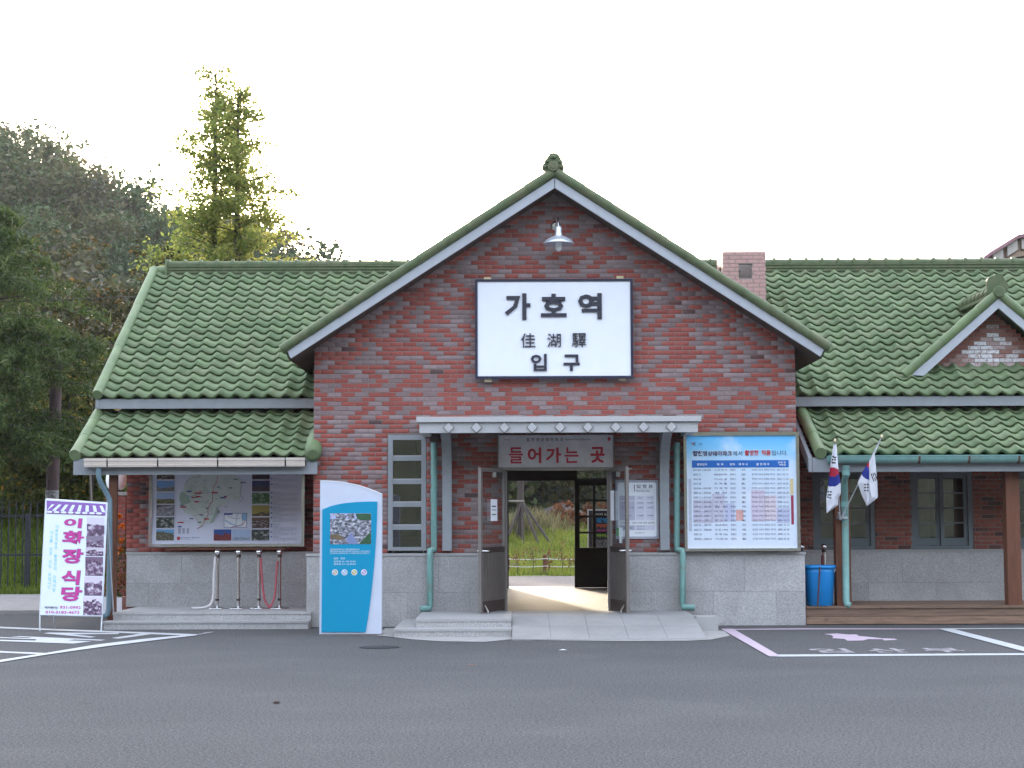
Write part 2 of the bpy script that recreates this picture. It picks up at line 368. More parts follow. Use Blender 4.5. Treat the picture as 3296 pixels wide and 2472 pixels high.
# trodden gravel path behind the station, left pavement, apron
M_gravel = mat('gravel_path', (.17, .14, .125), .95, var=.25, scale=9, bump=.3)
M_pale = mat('pale_concrete', (.30, .29, .275), .85, var=.18, scale=5, stain=(2.2, .5, .7, (.3, .29, .28), .5), bump=.1)
b = MB(); b.box(-6.2, 12, 9.3, 20.6, -.3, .012); struct('gravel_path', b, M_gravel)
b = MB(); b.box(-30, -6.25, 3.6, 9.7, -.3, .06); struct('pavement', b, mat('grey_pavement', (.24, .225, .215), .9, var=.2, scale=4, bump=.2))
b = MB()
ap = [G(x, y, .006) for x, y in ((1213, 2045), (1262, 2050), (1330, 2058), (1420, 2064), (1560, 2066), (1640, 2058), (1800, 2061), (2000, 2063), (2220, 2062), (2290, 2058), (2350, 2046), (2330, 2030), (2270, 2022), (1240, 2022))]
b.poly(ap); struct('concrete_apron', b, M_pale)

# ================================================================== THE STATION
ST = empty('station_building', (.62, 4.0, 0), 'red and grey brick railway station with green tiled roofs and a central gable', 'building')
XL, XR = -2.90, 4.15                       # gable front
BY = -.5
A_ = W(1785.7, 573, BY); L_ = W(924, 1128, BY); R_ = W(2653, 1124, BY)
XC = (L_.x + R_.x) / 2; HW = (R_.x - L_.x) / 2; ZA = A_.z; ZE = (L_.z + R_.z) / 2; SL = (ZA - ZE) / HW
def gz(x): return ZA - SL * abs(x - XC)
BT = .145                                  # vertical depth of the barge board
WY = 1.55                                  # wing walls
# openings in the gable front
_d = W(1620, 1500, 0); DX0, DX1, DZ0, DZ1 = -.125, 1.43, .22, 2.30
_w0 = W(1247, 1775, 0); _w1 = W(1372.6, 1399, 0); WX0, WX1, WZ0, WZ1 = _w0.x, _w1.x, 1.055, _w1.z
holes = [(DX0, DX1, DZ0 - .3, DZ1), (WX0, WX1, WZ0 - .1, WZ1)]

def chamfer_brick(w, h, d=.03, c=.004):
    x, z = w / 2, h / 2
    v = [(-x, c, -z), (x, c, -z), (x, c, z), (-x, c, z), (-x + c, 0, -z + c), (x - c, 0, -z + c), (x - c, 0, z - c), (-x + c, 0, z - c), (-x, d, -z), (x, d, -z), (x, d, z), (-x, d, z)]
    f = [(4, 5, 6, 7), (0, 1, 5, 4), (1, 2, 6, 5), (2, 3, 7, 6), (3, 0, 4, 7), (8, 9, 1, 0), (9, 10, 2, 1), (10, 11, 3, 2), (11, 8, 0, 3)]
    return v, f
PW, PH = .2, .067
def brick_rows(x0, x1, z0, z1, holes, lim=None, off0=0):
    out = []; i = 0; z = z0 + .005
    while z < z1:
        zc = z + .0285; a, e = (x0, x1) if lim is None else lim(zc, x0, x1)
        cuts = sorted((h[0], h[1]) for h in holes if h[2] < zc < h[3])
        spans = []; s = a
        for h0, h1 in cuts:
            if h0 > s: spans.append((s, min(h0, e)))
            s = max(s, h1)
        if s < e: spans.append((s, e))
        ph = (i % 2) * PW / 2 + off0
        k = math.floor((a - x0 - ph) / PW) - 1
        while True:
            bx0 = x0 + ph + k * PW + .005; bx1 = bx0 + PW - .01; k += 1
            if bx0 > e: break
            for s0, s1 in spans:
                p, q = max(bx0, s0 + .002), min(bx1, s1 - .002)
                if q - p > .025: out.append((p, q, z, i))
        z += PH; i += 1
    return out
def wall_backing(parent, name, x0, x1, z0, z1, y, th, holes, extra=None, m=None):
    xs = sorted({x0, x1, *[h[0] for h in holes], *[h[1] for h in holes]}); zs = sorted({z0, z1, *[max(z0, h[2]) for h in holes], *[h[3] for h in holes]})
    b = MB()
    for i in range(len(xs) - 1):
        for j in range(len(zs) - 1):
            cx, cz = (xs[i] + xs[i + 1]) / 2, (zs[j] + zs[j + 1]) / 2
            if any(h[0] < cx < h[1] and h[2] < cz < h[3] for h in holes): continue
            b.box(xs[i], xs[i + 1], y, y + th, zs[j], zs[j + 1])
    if extra: b.prism(extra, y, y + th)
    return b.build(name, m or M_mortar, parent)
def rtint(red=.5, dark=.04):
    r = random.random()
    if r < dark: return random.uniform(0, .1)
    return random.uniform(.16, .5) if r < dark + red else random.uniform(.56, 1)
# gable wall
ztop = 4.05
gw = wall_backing(ST, 'gable_wall', XL, XR, .1, ztop, .007, .28, holes,
                  [(XL, ztop), (XR, ztop), (XR, gz(XR) - BT * .5), (XC, ZA - BT * .5), (XL, gz(XL) - BT * .5)])
def glim(z, a, e):
    k = (ZA - BT * .45 - z) / SL
    return max(a, XC - k), min(e, XC + k)
rows = brick_rows(XL, XR, 1.055, ZA - .25, holes, glim)
variants = []
for k in range(14):
    v, f = chamfer_brick(.19, .057); bb = MB().add(v, f, 0, False, rtint() if k > 8 else (random.uniform(.2, .5) if k % 2 else random.uniform(.56, 1)))
    variants.append(bb.mesh('brick', M_brick, (0, 0, 0)))
fieldv, fieldf, fieldt = [], [], []; nind = 0
reds = [m for m in variants if m.attributes['tint'].data[0].value < .52]; greys = [m for m in variants if m.attributes['tint'].data[0].value >= .52]
state = {}; run = [0, None]
def grey_brick(xc, i):
    """mixed laying: short runs of grey, seldom over another grey"""
    below = sum(state.get((i - 1, round((xc + d) / .05)), 0) for d in (-.1, 0, .1)); p = .72 - .2 * run[0] - .1 * below
    if run[1] != i: run[0], run[1] = 0, i
    g = random.random() < max(.06, p); run[0] = run[0] + 1 if g else max(0, run[0] - 2)
    for d in (-.05, 0, .05): state[(i, round((xc + d) / .05))] = int(g)
    return g
for p, q, z, i in rows:
    full = q - p > .188; isg = grey_brick((p + q) / 2, i)
    if full and 3.02 < z < 3.66 and nind < 300:
        o = bpy.data.objects.new('brick', random.choice(greys if isg else reds))
        link(o, gw, ((p + q) / 2, random.uniform(-.002, .002), z + .0285)); nind += 1
    else:
        v, f = chamfer_brick(q - p, .057); b0 = len(fieldv); jy = random.uniform(-.002, .002)
        fieldv += [((p + q) / 2 + x, y + jy, z + .0285 + zz) for x, y, zz in v]; fieldf += [tuple(b0 + a for a in ff) for ff in f]; fieldt += [random.uniform(.56, 1) if isg else (random.uniform(0, .1) if random.random() < .03 else random.uniform(.16, .5))] * 12
tag(fast('brickwork', fieldv, fieldf, M_brick, gw, fieldt), kind='stuff')
def brick_field(parent, rows, y, m, tf, name='brickwork'):
    fv, ff_, ft = [], [], []
    for p, q, z, i in rows:
        v, f = chamfer_brick(q - p, .057); b0 = len(fv); jy = random.uniform(-.002, .002)
        fv += [((p + q) / 2 + x, y + yy + jy, z + .0285 + zz) for x, yy, zz in v]; ff_ += [tuple(b0 + a for a in g) for g in f]; ft += [tf()] * 12
    return tag(fast(name, fv, ff_, m, parent, ft), kind='stuff')
# wing walls
LX0, RX1 = -5.965, 10.6
wl = wall_backing(ST, 'wing_wall', LX0, XL + .02, .1, 3.42, WY + .007, .25, [])
brick_field(wl, brick_rows(LX0, XL, 1.055, 3.4, []), WY, M_brick, lambda: rtint(.78, .12))
rw = []
for a, e in ((2619, 2813.6), (2936, 3128.5), (3253, 3446)):
    p = W(a, 1762, WY); q = W(e, 1517, WY); rw.append((p.x, q.x, 1.0, q.z + .02))
wr = wall_backing(ST, 'wing_wall', XR - .02, RX1, .1, 3.42, WY + .007, .25, rw)
brick_field(wr, brick_rows(XR, RX1, 1.055, 3.4, rw), WY, M_wbrick, lambda: random.uniform(0, .18) if random.random() < .12 else random.uniform(.3, 1))
# side returns of the gable block and outer walls
part('side_wall', M_brick, ST, lambda b: b.box(XL + .003, XL + .25, .29, WY, .1, gz(XL) - .08, tint=.4))
part('side_wall', M_brick, ST, lambda b: b.box(XR - .25, XR - .003, .29, WY, .1, gz(XR) - .08, tint=.4))
part('end_wall', M_wbrick, ST, lambda b: b.prismx([(WY, 0), (8.3, 0), (8.3, 3.5), (5.2, 5.5), (WY + .01, 3.42)], LX0, LX0 + .2))
part('end_wall', M_wbrick, ST, lambda b: b.prismx([(WY, 0), (8.3, 0), (8.3, 3.5), (5.2, 5.5), (WY + .01, 3.42)], RX1 - .2, RX1))

# ---- granite plinths, every slab its own piece
def plinth(x0, x1, y, th, z0, z1, zj, step, off, holes=()):
    pr = part('plinth', M_mortar, ST, lambda b: [b.box(a, e, y + .012, y + th, z0 + .002, z1 - .005) for a, e in segs(x0 + .01, x1 - .01, holes)])
    def run(a, e, off):
        xs = [a]; x = a + off
        while x < e - .15: xs.append(x); x += step
        return xs + [e]
    for a, e in segs(x0, x1, holes):
        for (za, zb, o_) in ((z0, zj, off), (zj, z1, off + step / 2)):
            if zb - za < .03: continue
            xs = run(a, e, o_)
            for i in range(len(xs) - 1):
                if xs[i + 1] - xs[i] > .02:
                    part('granite_slab', M_granite, pr, lambda b: b.box(xs[i] + .0015, xs[i + 1] - .0015, y + random.uniform(-.0015, .0015), y + .03, za + .0015, zb - .0015, tint=random.random()))
        part('coping', M_granitep, pr, lambda b: b.box(a - .012, e + .012, y - .015, y + th + .02, z1, z1 + .035))
    return pr
def segs(x0, x1, holes):
    s = x0; out = []
    for h0, h1 in sorted(holes): out.append((s, h0)); s = h1
    out.append((s, x1)); return out
plinth(-2.985, 4.235, -.062, .064, 0, 1.02, .49, .907, .55, [(DX0 - .02, DX1 + .02)])
plinth(LX0 + .02, XL + .0, WY - .045, .045, .22, 1.02, .58, 1.0, .35)
plinth(XR + .02, RX1, WY - .045, .045, .27, 1.02, .55, 1.05, .25)

# ---- roof tiles
TP = .2545
def tile_geo(exposure, n=10, lift=.034, lip=.036):
    L = exposure + .035; us = np.linspace(0, 1, n + 1); x = us * TP * 1.004
    g = np.where(us < .62, us / .62 * .5, .5 + (us - .62) / .38 * .5)      # gentle fall, steep rise to the next roll
    z = .062 * (.5 + .5 * np.cos(2 * np.pi * g)) ** 1.6
    v = [(x[i], 0, z[i] + lift) for i in range(n + 1)] + [(x[i], L, z[i]) for i in range(n + 1)] + [(x[i], .03, z[i] + lift - lip - .012) for i in range(n + 1)]
    f = [(i, i + 1, n + 2 + i, n + 1 + i) for i in range(n)] + [(2 * n + 2 + i, 2 * n + 3 + i, i + 1, i) for i in range(n)]
    return v, f
def tile_meshes(e):
    out = []
    for k in range(6):
        v, f = tile_geo(e); out.append(MB().add(v, f, 0, True, k / 5).mesh('roof_tile', M_tile, (0, 0, 0)))
    for m in out:
        m.polygons.foreach_set('use_smooth', [i < 10 for i in range(20)])
    return out
IND = [0]
def tiled_slope(parent, x0, ncol, y0, z0, slope, nrow, exposure, keep, individual):
    """S-shaped tiles on a slope rising towards +Y; y0, z0 = eave line (tile underside)"""
    ca, sa = math.cos(slope), math.sin(slope); ms = tile_meshes(exposure) if individual else None
    fv, ff_, ft = [], [], []
    for r in range(nrow):
        for c in range(ncol):
            X = x0 + c * TP; Y = y0 + r * exposure * ca; Z = z0 + r * exposure * sa
            if not keep(X + TP / 2, Y + exposure * ca / 2, Z): continue
            jx, jr = random.uniform(-.003, .003), random.uniform(-.012, .012); jz = random.uniform(0, .006)
            if individual(r, c) and IND[0] < 300:
                o = bpy.data.objects.new('roof_tile', random.choice(ms)); link(o, parent, (X + jx, Y, Z + jz)); o.rotation_euler = (slope + jr, 0, 0); IND[0] += 1
            else:
                v, f = tile_geo(exposure); b0 = len(fv); t = random.random()
                fv += [(X + jx + x, Y + y * ca - z * sa, Z + jz + y * sa + z * ca) for x, y, z in v]; ff_ += [tuple(b0 + a for a in g) for g in f]; ft += [t] * len(v)
    if fv:
        o = tag(fast('tile_courses', fv, ff_, M_tile, parent, ft), kind='stuff')
        me = o.data; n = len(me.polygons); me.polygons.foreach_set('use_smooth', [(i % 20) < 10 for i in range(n)])
def verge_roll(parent, pts, r, seg, name='verge_tile', m=None):
    p, q = Vector(pts[0]), Vector(pts[1]); L = (q - p).length; n = max(1, round(L / seg)); d = (q - p) / n
    for i in range(n):
        a = p + d * i; e = p + d * (i + 1) + d.normalized() * (.02 if i < n - 1 else 0)
        part(name, m or M_tiledk, parent, lambda b: b.tube([a, a + d * .04, e], [r * .99, r * 1.05, r * .95], 14))
EY, RY, EZ, RZ_ = 1.15, 5.2, 3.385, 5.90
MSL = math.atan2(RZ_ - EZ, RY - EY); MLEN = math.hypot(RZ_ - EZ, RY - EY); ME = MLEN / 19
def mz(Y): return EZ + (Y - EY) * math.tan(MSL)
def keepmain(X, Y, Z):
    if XL < X < XR: return mz(Y) > gz(X) - .12
    if 2.62 < X < 3.62 and 3.3 < Y < 4.2: return True
    return True
VX = -6.40
dv_a = W(3213.5, 960.7, 1.62); dv_l = W(2932, 1207, 1.62); DVX = dv_a.x; DVZ = dv_a.z; DVH = DVX - dv_l.x; DVE = dv_l.z; DSL = (DVZ - DVE) / DVH
def keepright(X, Y, Z):
    if not keepmain(X, Y, Z): return False
    if abs(X - DVX) < DVH + .1 and Y > 1.9: return mz(Y) > DVZ - DSL * abs(X - DVX) - .16
    return True
def roofbody(name, x0, x1):
    o = part(name, M_tiledk, ST, lambda b: b.prismx([(EY + .06, EZ - .03), (RY, RZ_ - .03), (2 * RY - EY, EZ - .03), (2 * RY - EY, EZ - .15), (RY, RZ_ - .2), (EY + .06, EZ - .11)], x0, x1)); return o
mr = roofbody('main_roof', VX + .08, 10.55)
tiled_slope(mr, VX + .13, 14, EY, EZ, MSL, 19, ME, keepmain, lambda r, c: r < 4)
tiled_slope(mr, VX + .13 + 14 * TP, 27, EY, EZ, MSL, 19, ME, lambda X, Y, Z: X < XR and keepmain(X, Y, Z), lambda r, c: False)
tiled_slope(mr, XR + .02, 25, EY, EZ, MSL, 19, ME, keepright, lambda r, c: False)
verge_roll(mr, [(VX + .06, EY - .04, EZ + .075), (VX + .06, RY - .05, RZ_ + .075)], .078, 1.55, m=M_tile)
part('rake_board', M_fascia, mr, lambda b: b.prismx([(EY + .02, EZ - .12), (RY, RZ_ - .14), (RY, RZ_ + .0), (EY + .02, EZ + .02)], VX + .02, VX + .075))
part('fascia', M_fascia, mr, lambda b: b.box(VX + .02, XL + .0, EY + .03, EY + .07, EZ - .135, EZ + .012))
part('fascia', M_fascia, mr, lambda b: b.box(XR, 10.55, EY + .03, EY + .07, EZ - .135, EZ + .012))
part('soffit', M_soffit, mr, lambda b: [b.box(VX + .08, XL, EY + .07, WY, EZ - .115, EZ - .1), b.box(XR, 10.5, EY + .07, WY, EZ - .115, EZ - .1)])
# ridge: three flat courses, round cap, a collar at every joint
def ridge(parent, x0, x1):
    rg = part('ridge', M_tiledk, parent, lambda b: [b.box(x0 + .004 * k, x1, RY - .11 + .02 * (k % 2), RY + .11 - .02 * (k % 2), RZ_ - .05 + .027 * k, RZ_ - .0235 + .027 * k) for k in range(7)])
    x = x0; 
    while x < x1 - .1:
        xe = min(x + .283, x1)
        part('ridge_tile', M_tiledk, rg, lambda b: b.tube([(x, RY, RZ_ + .158), (x + .004, RY, RZ_ + .158), (x + .045, RY, RZ_ + .158), (x + .05, RY, RZ_ + .155), (xe - .004, RY, RZ_ + .155)], [.075, .1, .1, .075, .072], 12))
        x += .283
    return rg
xa = W(540, 840, RY).x
ridge(mr, xa, 10.5)
part('ridge_end', M_tile, mr, lambda b: (b.tube([(VX - .02, RY, RZ_ + .02), (VX + .2, RY, RZ_ + .05), (xa + .02, RY, RZ_ + .05)], [.1, .1, .1], 12), b.box(xa - .025, xa + .01, RY - .12, RY + .12, RZ_ - .05, RZ_ + .25)))

# ---- porch roofs
PEY, PEZ, PTY, PTZ = -.15, 2.44, 1.5, 3.225
PSL = math.atan2(PTZ - PEZ, PTY - PEY); PE = math.hypot(PTZ - PEZ, PTY - PEY) / 7
def porch(x0, ncol, x1, left):
    pr = part('porch_roof', M_tiledk, ST, lambda b: b.prismx([(PEY + .06, PEZ - .03), (PTY + .05, PTZ - .02), (PTY + .05, PTZ - .12), (PEY + .06, PEZ - .13)], x0 - .02, x1))
    tiled_slope(pr, x0, ncol, PEY, PEZ, PSL, 7, PE, lambda X, Y, Z: True, lambda r, c: True)
    return pr
pl = porch(-6.27, 13, XL - .0, True)
verge_roll(pl, [(-6.34, PEY - .03, PEZ + .05), (-6.36, PTY, PTZ + .06)], .084, .62, m=M_tile)
part('porch_fascia', M_fascia, pl, lambda b: b.box(-6.37, XL + .07, PEY + .02, PEY + .06, PEZ - .235, PEZ + .0))
part('end_cap', M_tile, pl, lambda b: b.tube([(XL + .01, PEY - .07, PEZ + .05), (XL + .01, PEY - .05, PEZ + .06), (XL - .01, .25, PEZ + .25), (XL - .02, .5, PEZ + .36)], [.07, .125, .125, .1], 12))
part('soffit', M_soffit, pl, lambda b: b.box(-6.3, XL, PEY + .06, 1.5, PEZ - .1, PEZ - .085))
pr_ = porch(4.55, 24, 10.6, False)
verge_roll(pr_, [(4.47, PEY - .03, PEZ + .04), (4.45, PTY, PTZ + .05)], .088, .62, m=M_tile)
part('porch_fascia', M_fascia, pr_, lambda b: b.box(4.36, 10.6, PEY + .03, PEY + .07, PEZ - .23, PEZ - .02))
part('rake_board', M_fascia, pr_, lambda b: b.prismx([(PEY + .03, PEZ - .23), (PTY, PTZ - .2), (PTY, PTZ - .02), (PEY + .03, PEZ - .02)], 4.30, 4.355))
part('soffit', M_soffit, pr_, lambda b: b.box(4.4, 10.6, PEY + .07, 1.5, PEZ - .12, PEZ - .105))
# cream box gutter in lengths with black joints (left)
c1 = crop(0, 1400, 2.011)
gx = [W(*c1(x, 180), PEY - .1).x for x in (540, 695, 1022, 1410, 1848, 1980)]
gz0 = W(*c1(1000, 207), PEY - .1).z; gz1 = W(*c1(1000, 150), PEY - .1).z
gut = part('gutter', M_black, pl, lambda b: b.box(gx[0] + .01, gx[-1] - .01, PEY - .1, PEY + .015, gz0 + .015, gz1 - .03))
for i in range(5):
    def gl(b):
        a, e = gx[i] + .012, gx[i + 1] - .012; h = gz1 - gz0; y = PEY - .115
        prof = [(0, 0), (-.012, .25), (0, .3), (-.004, .32), (-.016, .62), (-.004, .66), (-.02, .7), (-.026, 1), (.02, 1), (.02, 0)]
        b.prismx([(y + p, gz0 + q * h) for p, q in prof][::-1], a, e)
    part('gutter_length', M_cream, gut, gl)
# half round green gutter (right)
gy = PEY - .06
g2 = part('gutter', M_aqua, pr_, lambda b: b.prismx([(gy + .08 * math.cos(t), PEZ - .01 + .1 * math.sin(t)) for t in np.linspace(math.pi, 2 * math.pi, 9)] + [(gy + .088, PEZ - .005), (gy + .088, PEZ + .005), (gy - .09, PEZ + .005), (gy - .09, PEZ - .01)], 4.56, 10.6))
for k in range(8):
    part('gutter_bracket', mat('rusty_bracket', (.12, .06, .045), .8), g2, lambda b: b.prismx([(gy + .086 * math.cos(t), PEZ - .01 + .106 * math.sin(t)) for t in np.linspace(math.pi, 1.8 * math.pi, 9)] + [(gy + .088, PEZ + .008), (gy - .088, PEZ + .008)], 5.86 + .72 * k, 5.89 + .72 * k))

# ---- gable roof over the entrance
gr = part('gable_roof', M_tiledk, ST, lambda b: b.prism([(XC - HW, ZE - .1), (XC - HW - .02, ZE + .0), (XC, ZA + .0), (XC + HW + .02, ZE), (XC + HW, ZE - .1), (XC, ZA - .12)][::-1][::-1], BY + .05, 8.2))
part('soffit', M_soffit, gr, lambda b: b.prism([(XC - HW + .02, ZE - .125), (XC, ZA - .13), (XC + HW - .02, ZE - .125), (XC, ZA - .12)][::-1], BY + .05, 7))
ca, sa = 1 / math.hypot(1, SL), SL / math.hypot(1, SL)
for s in (-1, 1):
    def bb(b):
        x1 = XC + s * HW; g = .006 * s
        P = [(XC + g, ZA - BT), (XC + g, ZA), (x1, ZE), (x1 - s * BT * sa * ca * .9, ZE - BT * ca * ca * 1.0 - .0)]
        P[3] = (x1 - s * .055, ZE - BT + .055 * SL)
        b.prism(P if s > 0 else P[::-1], BY, BY + .045)
    part('barge_board', M_paintw, gr, bb)
    verge_roll(gr, [(XC + s * (HW + .085), BY + .0, ZE + .0 + .015), (XC + s * .02, BY + .0, ZA + .085)], .068, .47)
    part('verge_strip', M_tiledk, gr, lambda b: b.bar((XC + s * (HW + .03), BY + .035, ZE - .0), (XC, BY + .035, ZA + .025), .05, .04, (0, 0, 1)))
verge_roll(gr, [(XC, BY + .1, ZA + .13), (XC, 7.5, ZA + .13)], .1, .45, 'ridge_tile')
# finial: lobed ridge-end ornament with a round boss
cf = crop(1700, 480, 11.85)
fin = [(650, 890), (650, 830), (560, 770), (525, 680), (560, 590), (615, 540), (625, 440), (715, 360), (735, 290), (795, 250), (815, 190), (880, 165), (970, 145), (1060, 165), (1120, 200), (1175, 225), (1190, 290), (1235, 340), (1250, 390), (1300, 450), (1315, 580), (1370, 680), (1350, 790), (1320, 840), (1300, 900), (980, 1090)]
fo = part('finial', M_tiledk, gr, lambda b: b.prism([(W(*cf(x, y), BY).x, W(*cf(x, y), BY).z) for x, y in fin][::-1][::-1], BY - .02, BY + .1))
p0 = W(*cf(945, 665), BY - .06)
def boss(b):
    for yy, rr in ((0, .066), (-.045, .07), (-.055, .066)): pass
    b.tube([(p0.x, BY + .05, p0.z), (p0.x, BY - .075, p0.z), (p0.x, BY - .085, p0.z)], [.072, .074, .066], 20); b.tube([(p0.x, BY - .08, p0.z), (p0.x, BY - .092, p0.z)], [.04, .034], 16)
part('boss', M_tiledk, fo, boss)
for x, y, r in ((640, 680, .034), (1290, 690, .034), (720, 470, .03), (1220, 480, .03), (960, 300, .045)):
    q = W(*cf(x, y), BY - .02); part('lobe', M_tiledk, fo, lambda b: b.lathe([(r * math.cos(t), r * .8 * math.sin(t)) for t in np.linspace(-1.5, 1.5, 7)], (q.x, BY - .02, q.z), 12))

# ---- dormer on the right wing
dm = part('dormer', M_tiledk, ST, lambda b: b.prism([(DVX - DVH, DVE - .06), (DVX, DVZ - .06), (DVX + DVH, DVE - .06), (DVX + DVH + .02, DVE), (DVX, DVZ), (DVX - DVH - .02, DVE)][::1], 1.67, 3.7))
fb = wall_backing(dm, 'dormer_face', DVX - .1, DVX + .1, mz(1.95) - .1, mz(1.95) + .05, 2.007, .05, [], [(DVX - DVH + .1, DVE - .12), (DVX + DVH - .1, DVE - .12), (DVX, DVZ - .16)])
zb = W(3200, 1190, 1.95).z - .08
def dlim(z, a, e): k = (DVZ - .14 - z) / DSL; return max(a, DVX - k), min(e, DVX + k)
rows_d = brick_rows(DVX - DVH, DVX + DVH, zb, DVZ - .2, [], dlim)
for p, q, z, i in rows_d:
    v, f = chamfer_brick(q - p, .057)
    hgt = (DVZ - .14 - z) / DSL - abs((p + q) / 2 - DVX); wl_ = min(1, max(0, (hgt - .12) * 3.2)) * random.uniform(.35, 1.15)  # bricks turn whiter away from the barge boards, at random strength
    part('brick', M_patchbrick, fb, lambda b: b.add([((p + q) / 2 + x, 2.0 + y, z + .0285 + zz) for x, y, zz in v], f, 0, False, min(1, wl_)))
for s in (-1, 1):
    x1 = DVX + s * DVH
    P = [(DVX, DVZ - .15), (DVX, DVZ - .005), (x1, DVE), (x1 - s * .2, DVE - .012)]
    part('barge_board', M_paintw, dm, lambda b: b.prism(P if s > 0 else P[::-1], 1.62, 1.665))
    verge_roll(dm, [(DVX + s * (DVH + .1), 1.64, DVE - .0), (DVX + s * .02, 1.64, DVZ + .075)], .072, .42, m=M_tile)
    part('verge_strip', M_tile, dm, lambda b: b.bar((DVX + s * (DVH + .05), 1.85, DVE + .035), (DVX, 1.85, DVZ + .055), .36, .02, (0, 0, 1)))
part('ridge', M_tiledk, dm, lambda b: [b.box(DVX - .07, DVX + .07, 1.75, 3.9, DVZ + .05, DVZ + .09), b.box(DVX - .06, DVX + .06, 1.72, 3.9, DVZ + .095, DVZ + .135)])
for k in range(8): part('ridge_tile', M_tiledk, dm, lambda b: b.tube([(DVX, 1.72 + .25 * k, DVZ + .16), (DVX, 1.76 + .25 * k, DVZ + .16), (DVX, 1.962 + .25 * k, DVZ + .15)], [.085, .085, .07], 10))
part('finial', M_tiledk, dm, lambda b: (b.prism([(DVX + .17 * math.cos(t) * (1 + .08 * math.cos(5 * t)), DVZ + .19 + .2 * math.sin(t) * (1 + .08 * math.cos(5 * t))) for t in np.linspace(-.6, math.pi + .6, 22)], 1.66, 1.76), b.tube([(DVX, 1.68, DVZ + .1), (DVX, 1.55, DVZ + .1), (DVX, 1.54, DVZ + .1)], [.085, .088, .08], 18)))

# ---- chimney
chx0 = W(2328, 900, 3.3).x; chx1 = W(2466, 900, 3.3).x; chz1 = W(2400, 809, 3.3).z; CHY0, CHY1 = 3.3, 4.15
hz0 = W(2400, 780 + 845 / 7.373, 3.3).z; hz1 = W(2400, 780 + 512 / 7.373, 3.3).z; hx0 = W(2260 + 868 / 7.373, 860, 3.3).x; hx1 = W(2260 + 1180 / 7.373, 860, 3.3).x
chm = part('chimney', M_mortar, ST, lambda b: None or [b.box(*q) for q in (
    (chx0 + .006, hx0, CHY0 + .006, CHY0 + .09, 4.5, chz1 - .004), (hx1, chx1 - .006, CHY0 + .006, CHY0 + .09, 4.5, chz1 - .004),
    (hx0, hx1, CHY0 + .006, CHY0 + .09, 4.5, hz0), (hx0, hx1, CHY0 + .006, CHY0 + .09, hz1, chz1 - .004),
    (chx0 + .006, chx0 + .09, CHY0 + .09, CHY0 + .3, 4.5, chz1 - .004), (chx0 + .006, chx0 + .09, CHY1 - .3, CHY1 - .006, 4.5, chz1 - .004), (chx0 + .006, chx0 + .09, CHY0 + .3, CHY1 - .3, 4.5, hz0), (chx0 + .006, chx0 + .09, CHY0 + .3, CHY1 - .3, hz1, chz1 - .004),
    (chx1 - .09, chx1 - .006, CHY0 + .09, CHY1 - .09, 4.5, chz1 - .004), (chx0 + .09, hx0 + .06, CHY1 - .09, CHY1 - .006, 4.5, chz1 - .004), (hx1 - .1, chx1 - .006, CHY1 - .09, CHY1 - .006, 4.5, chz1 - .004), (hx0 + .06, hx1 - .1, CHY1 - .09, CHY1 - .006, hz1, chz1 - .004))])
z = chz1 - .064; i = 0
while z > 4.55:
    for p, q, _, _ in brick_rows(chx0, chx1, 0, .06, [(hx0, hx1, -1 if hz0 < z + .03 < hz1 else 9, 9 if hz0 < z + .03 < hz1 else 10)], None, (i % 2) * .1):
        v, f = chamfer_brick(q - p, .06); part('brick', M_pinkbrick, chm, lambda b: b.add([((p + q) / 2 + x, CHY0 + y, z + .03 + zz) for x, y, zz in v], f))
    if z > 5.1:
        for y0, y1 in ((CHY0 + .03, CHY0 + .3), (CHY0 + .31, CHY1 - .31), (CHY1 - .3, CHY1)):
            if hz0 < z + .03 < hz1 and .3 < y0 - CHY0 < .35: continue
            part('brick', M_pinkbrick, chm, lambda b: b.box(chx0, chx0 + .03, y0, y1, z, z + .06))
        part('brick', M_pinkbrick, chm, lambda b: b.box(chx1 - .03, chx1, CHY0 + .032, CHY1, z, z + .06))
    z -= .067; i += 1
# ================================================================== ENTRANCE: canopy, doors, hall, steps
KY = -1.22
k0 = W(1350, 1394, KY); k1 = W(2246, 1360, KY); s0 = W(1341, 1358, KY); s1 = W(2256, 1345, KY)
kz0, kz1 = W(1798, 1392, KY).z, W(1798, 1358, KY).z
M_stone = mat('canopy_stone', (.43, .43, .43), .6, var=.12, scale=60, stain=(3, .56, .75, (.36, .36, .36), .4))
cn = part('canopy', M_stone, ST, lambda b: (b.box(k0.x, k1.x, KY, KY + .12, kz0, kz1), b.box(k0.x, k0.x + .12, KY + .12, -.002, kz0, kz1), b.box(k1.x - .12, k1.x, KY + .12, -.002, kz0, kz1)))
part('canopy_slab', M_stone, cn, lambda b: b.box(s0.x, s1.x, KY - .05, -.003, kz1 + .002, kz1 + .075))
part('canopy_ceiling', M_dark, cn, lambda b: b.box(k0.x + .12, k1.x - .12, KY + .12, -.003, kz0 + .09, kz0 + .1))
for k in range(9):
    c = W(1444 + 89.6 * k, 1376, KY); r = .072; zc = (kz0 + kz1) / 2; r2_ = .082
    part('diamond_shadow', M_bronzed, cn, lambda b: b.prism([(c.x - r2_, zc), (c.x, zc - r2_), (c.x + r2_, zc), (c.x, zc + r2_)], KY - .003, KY + .01))  # dark-coloured plate paints a shadow outline round each diamond
    part('diamond', M_stone, cn, lambda b: b.add([(c.x - r, KY, zc), (c.x, KY, zc - r), (c.x + r, KY, zc), (c.x, KY, zc + r), (c.x - r, KY - .035, zc), (c.x, KY - .035, zc - r), (c.x + r, KY - .035, zc), (c.x, KY - .035, zc + r)],
                                                 [(4, 5, 6, 7), (0, 1, 5, 4), (1, 2, 6, 5), (2, 3, 7, 6), (3, 0, 4, 7)]))
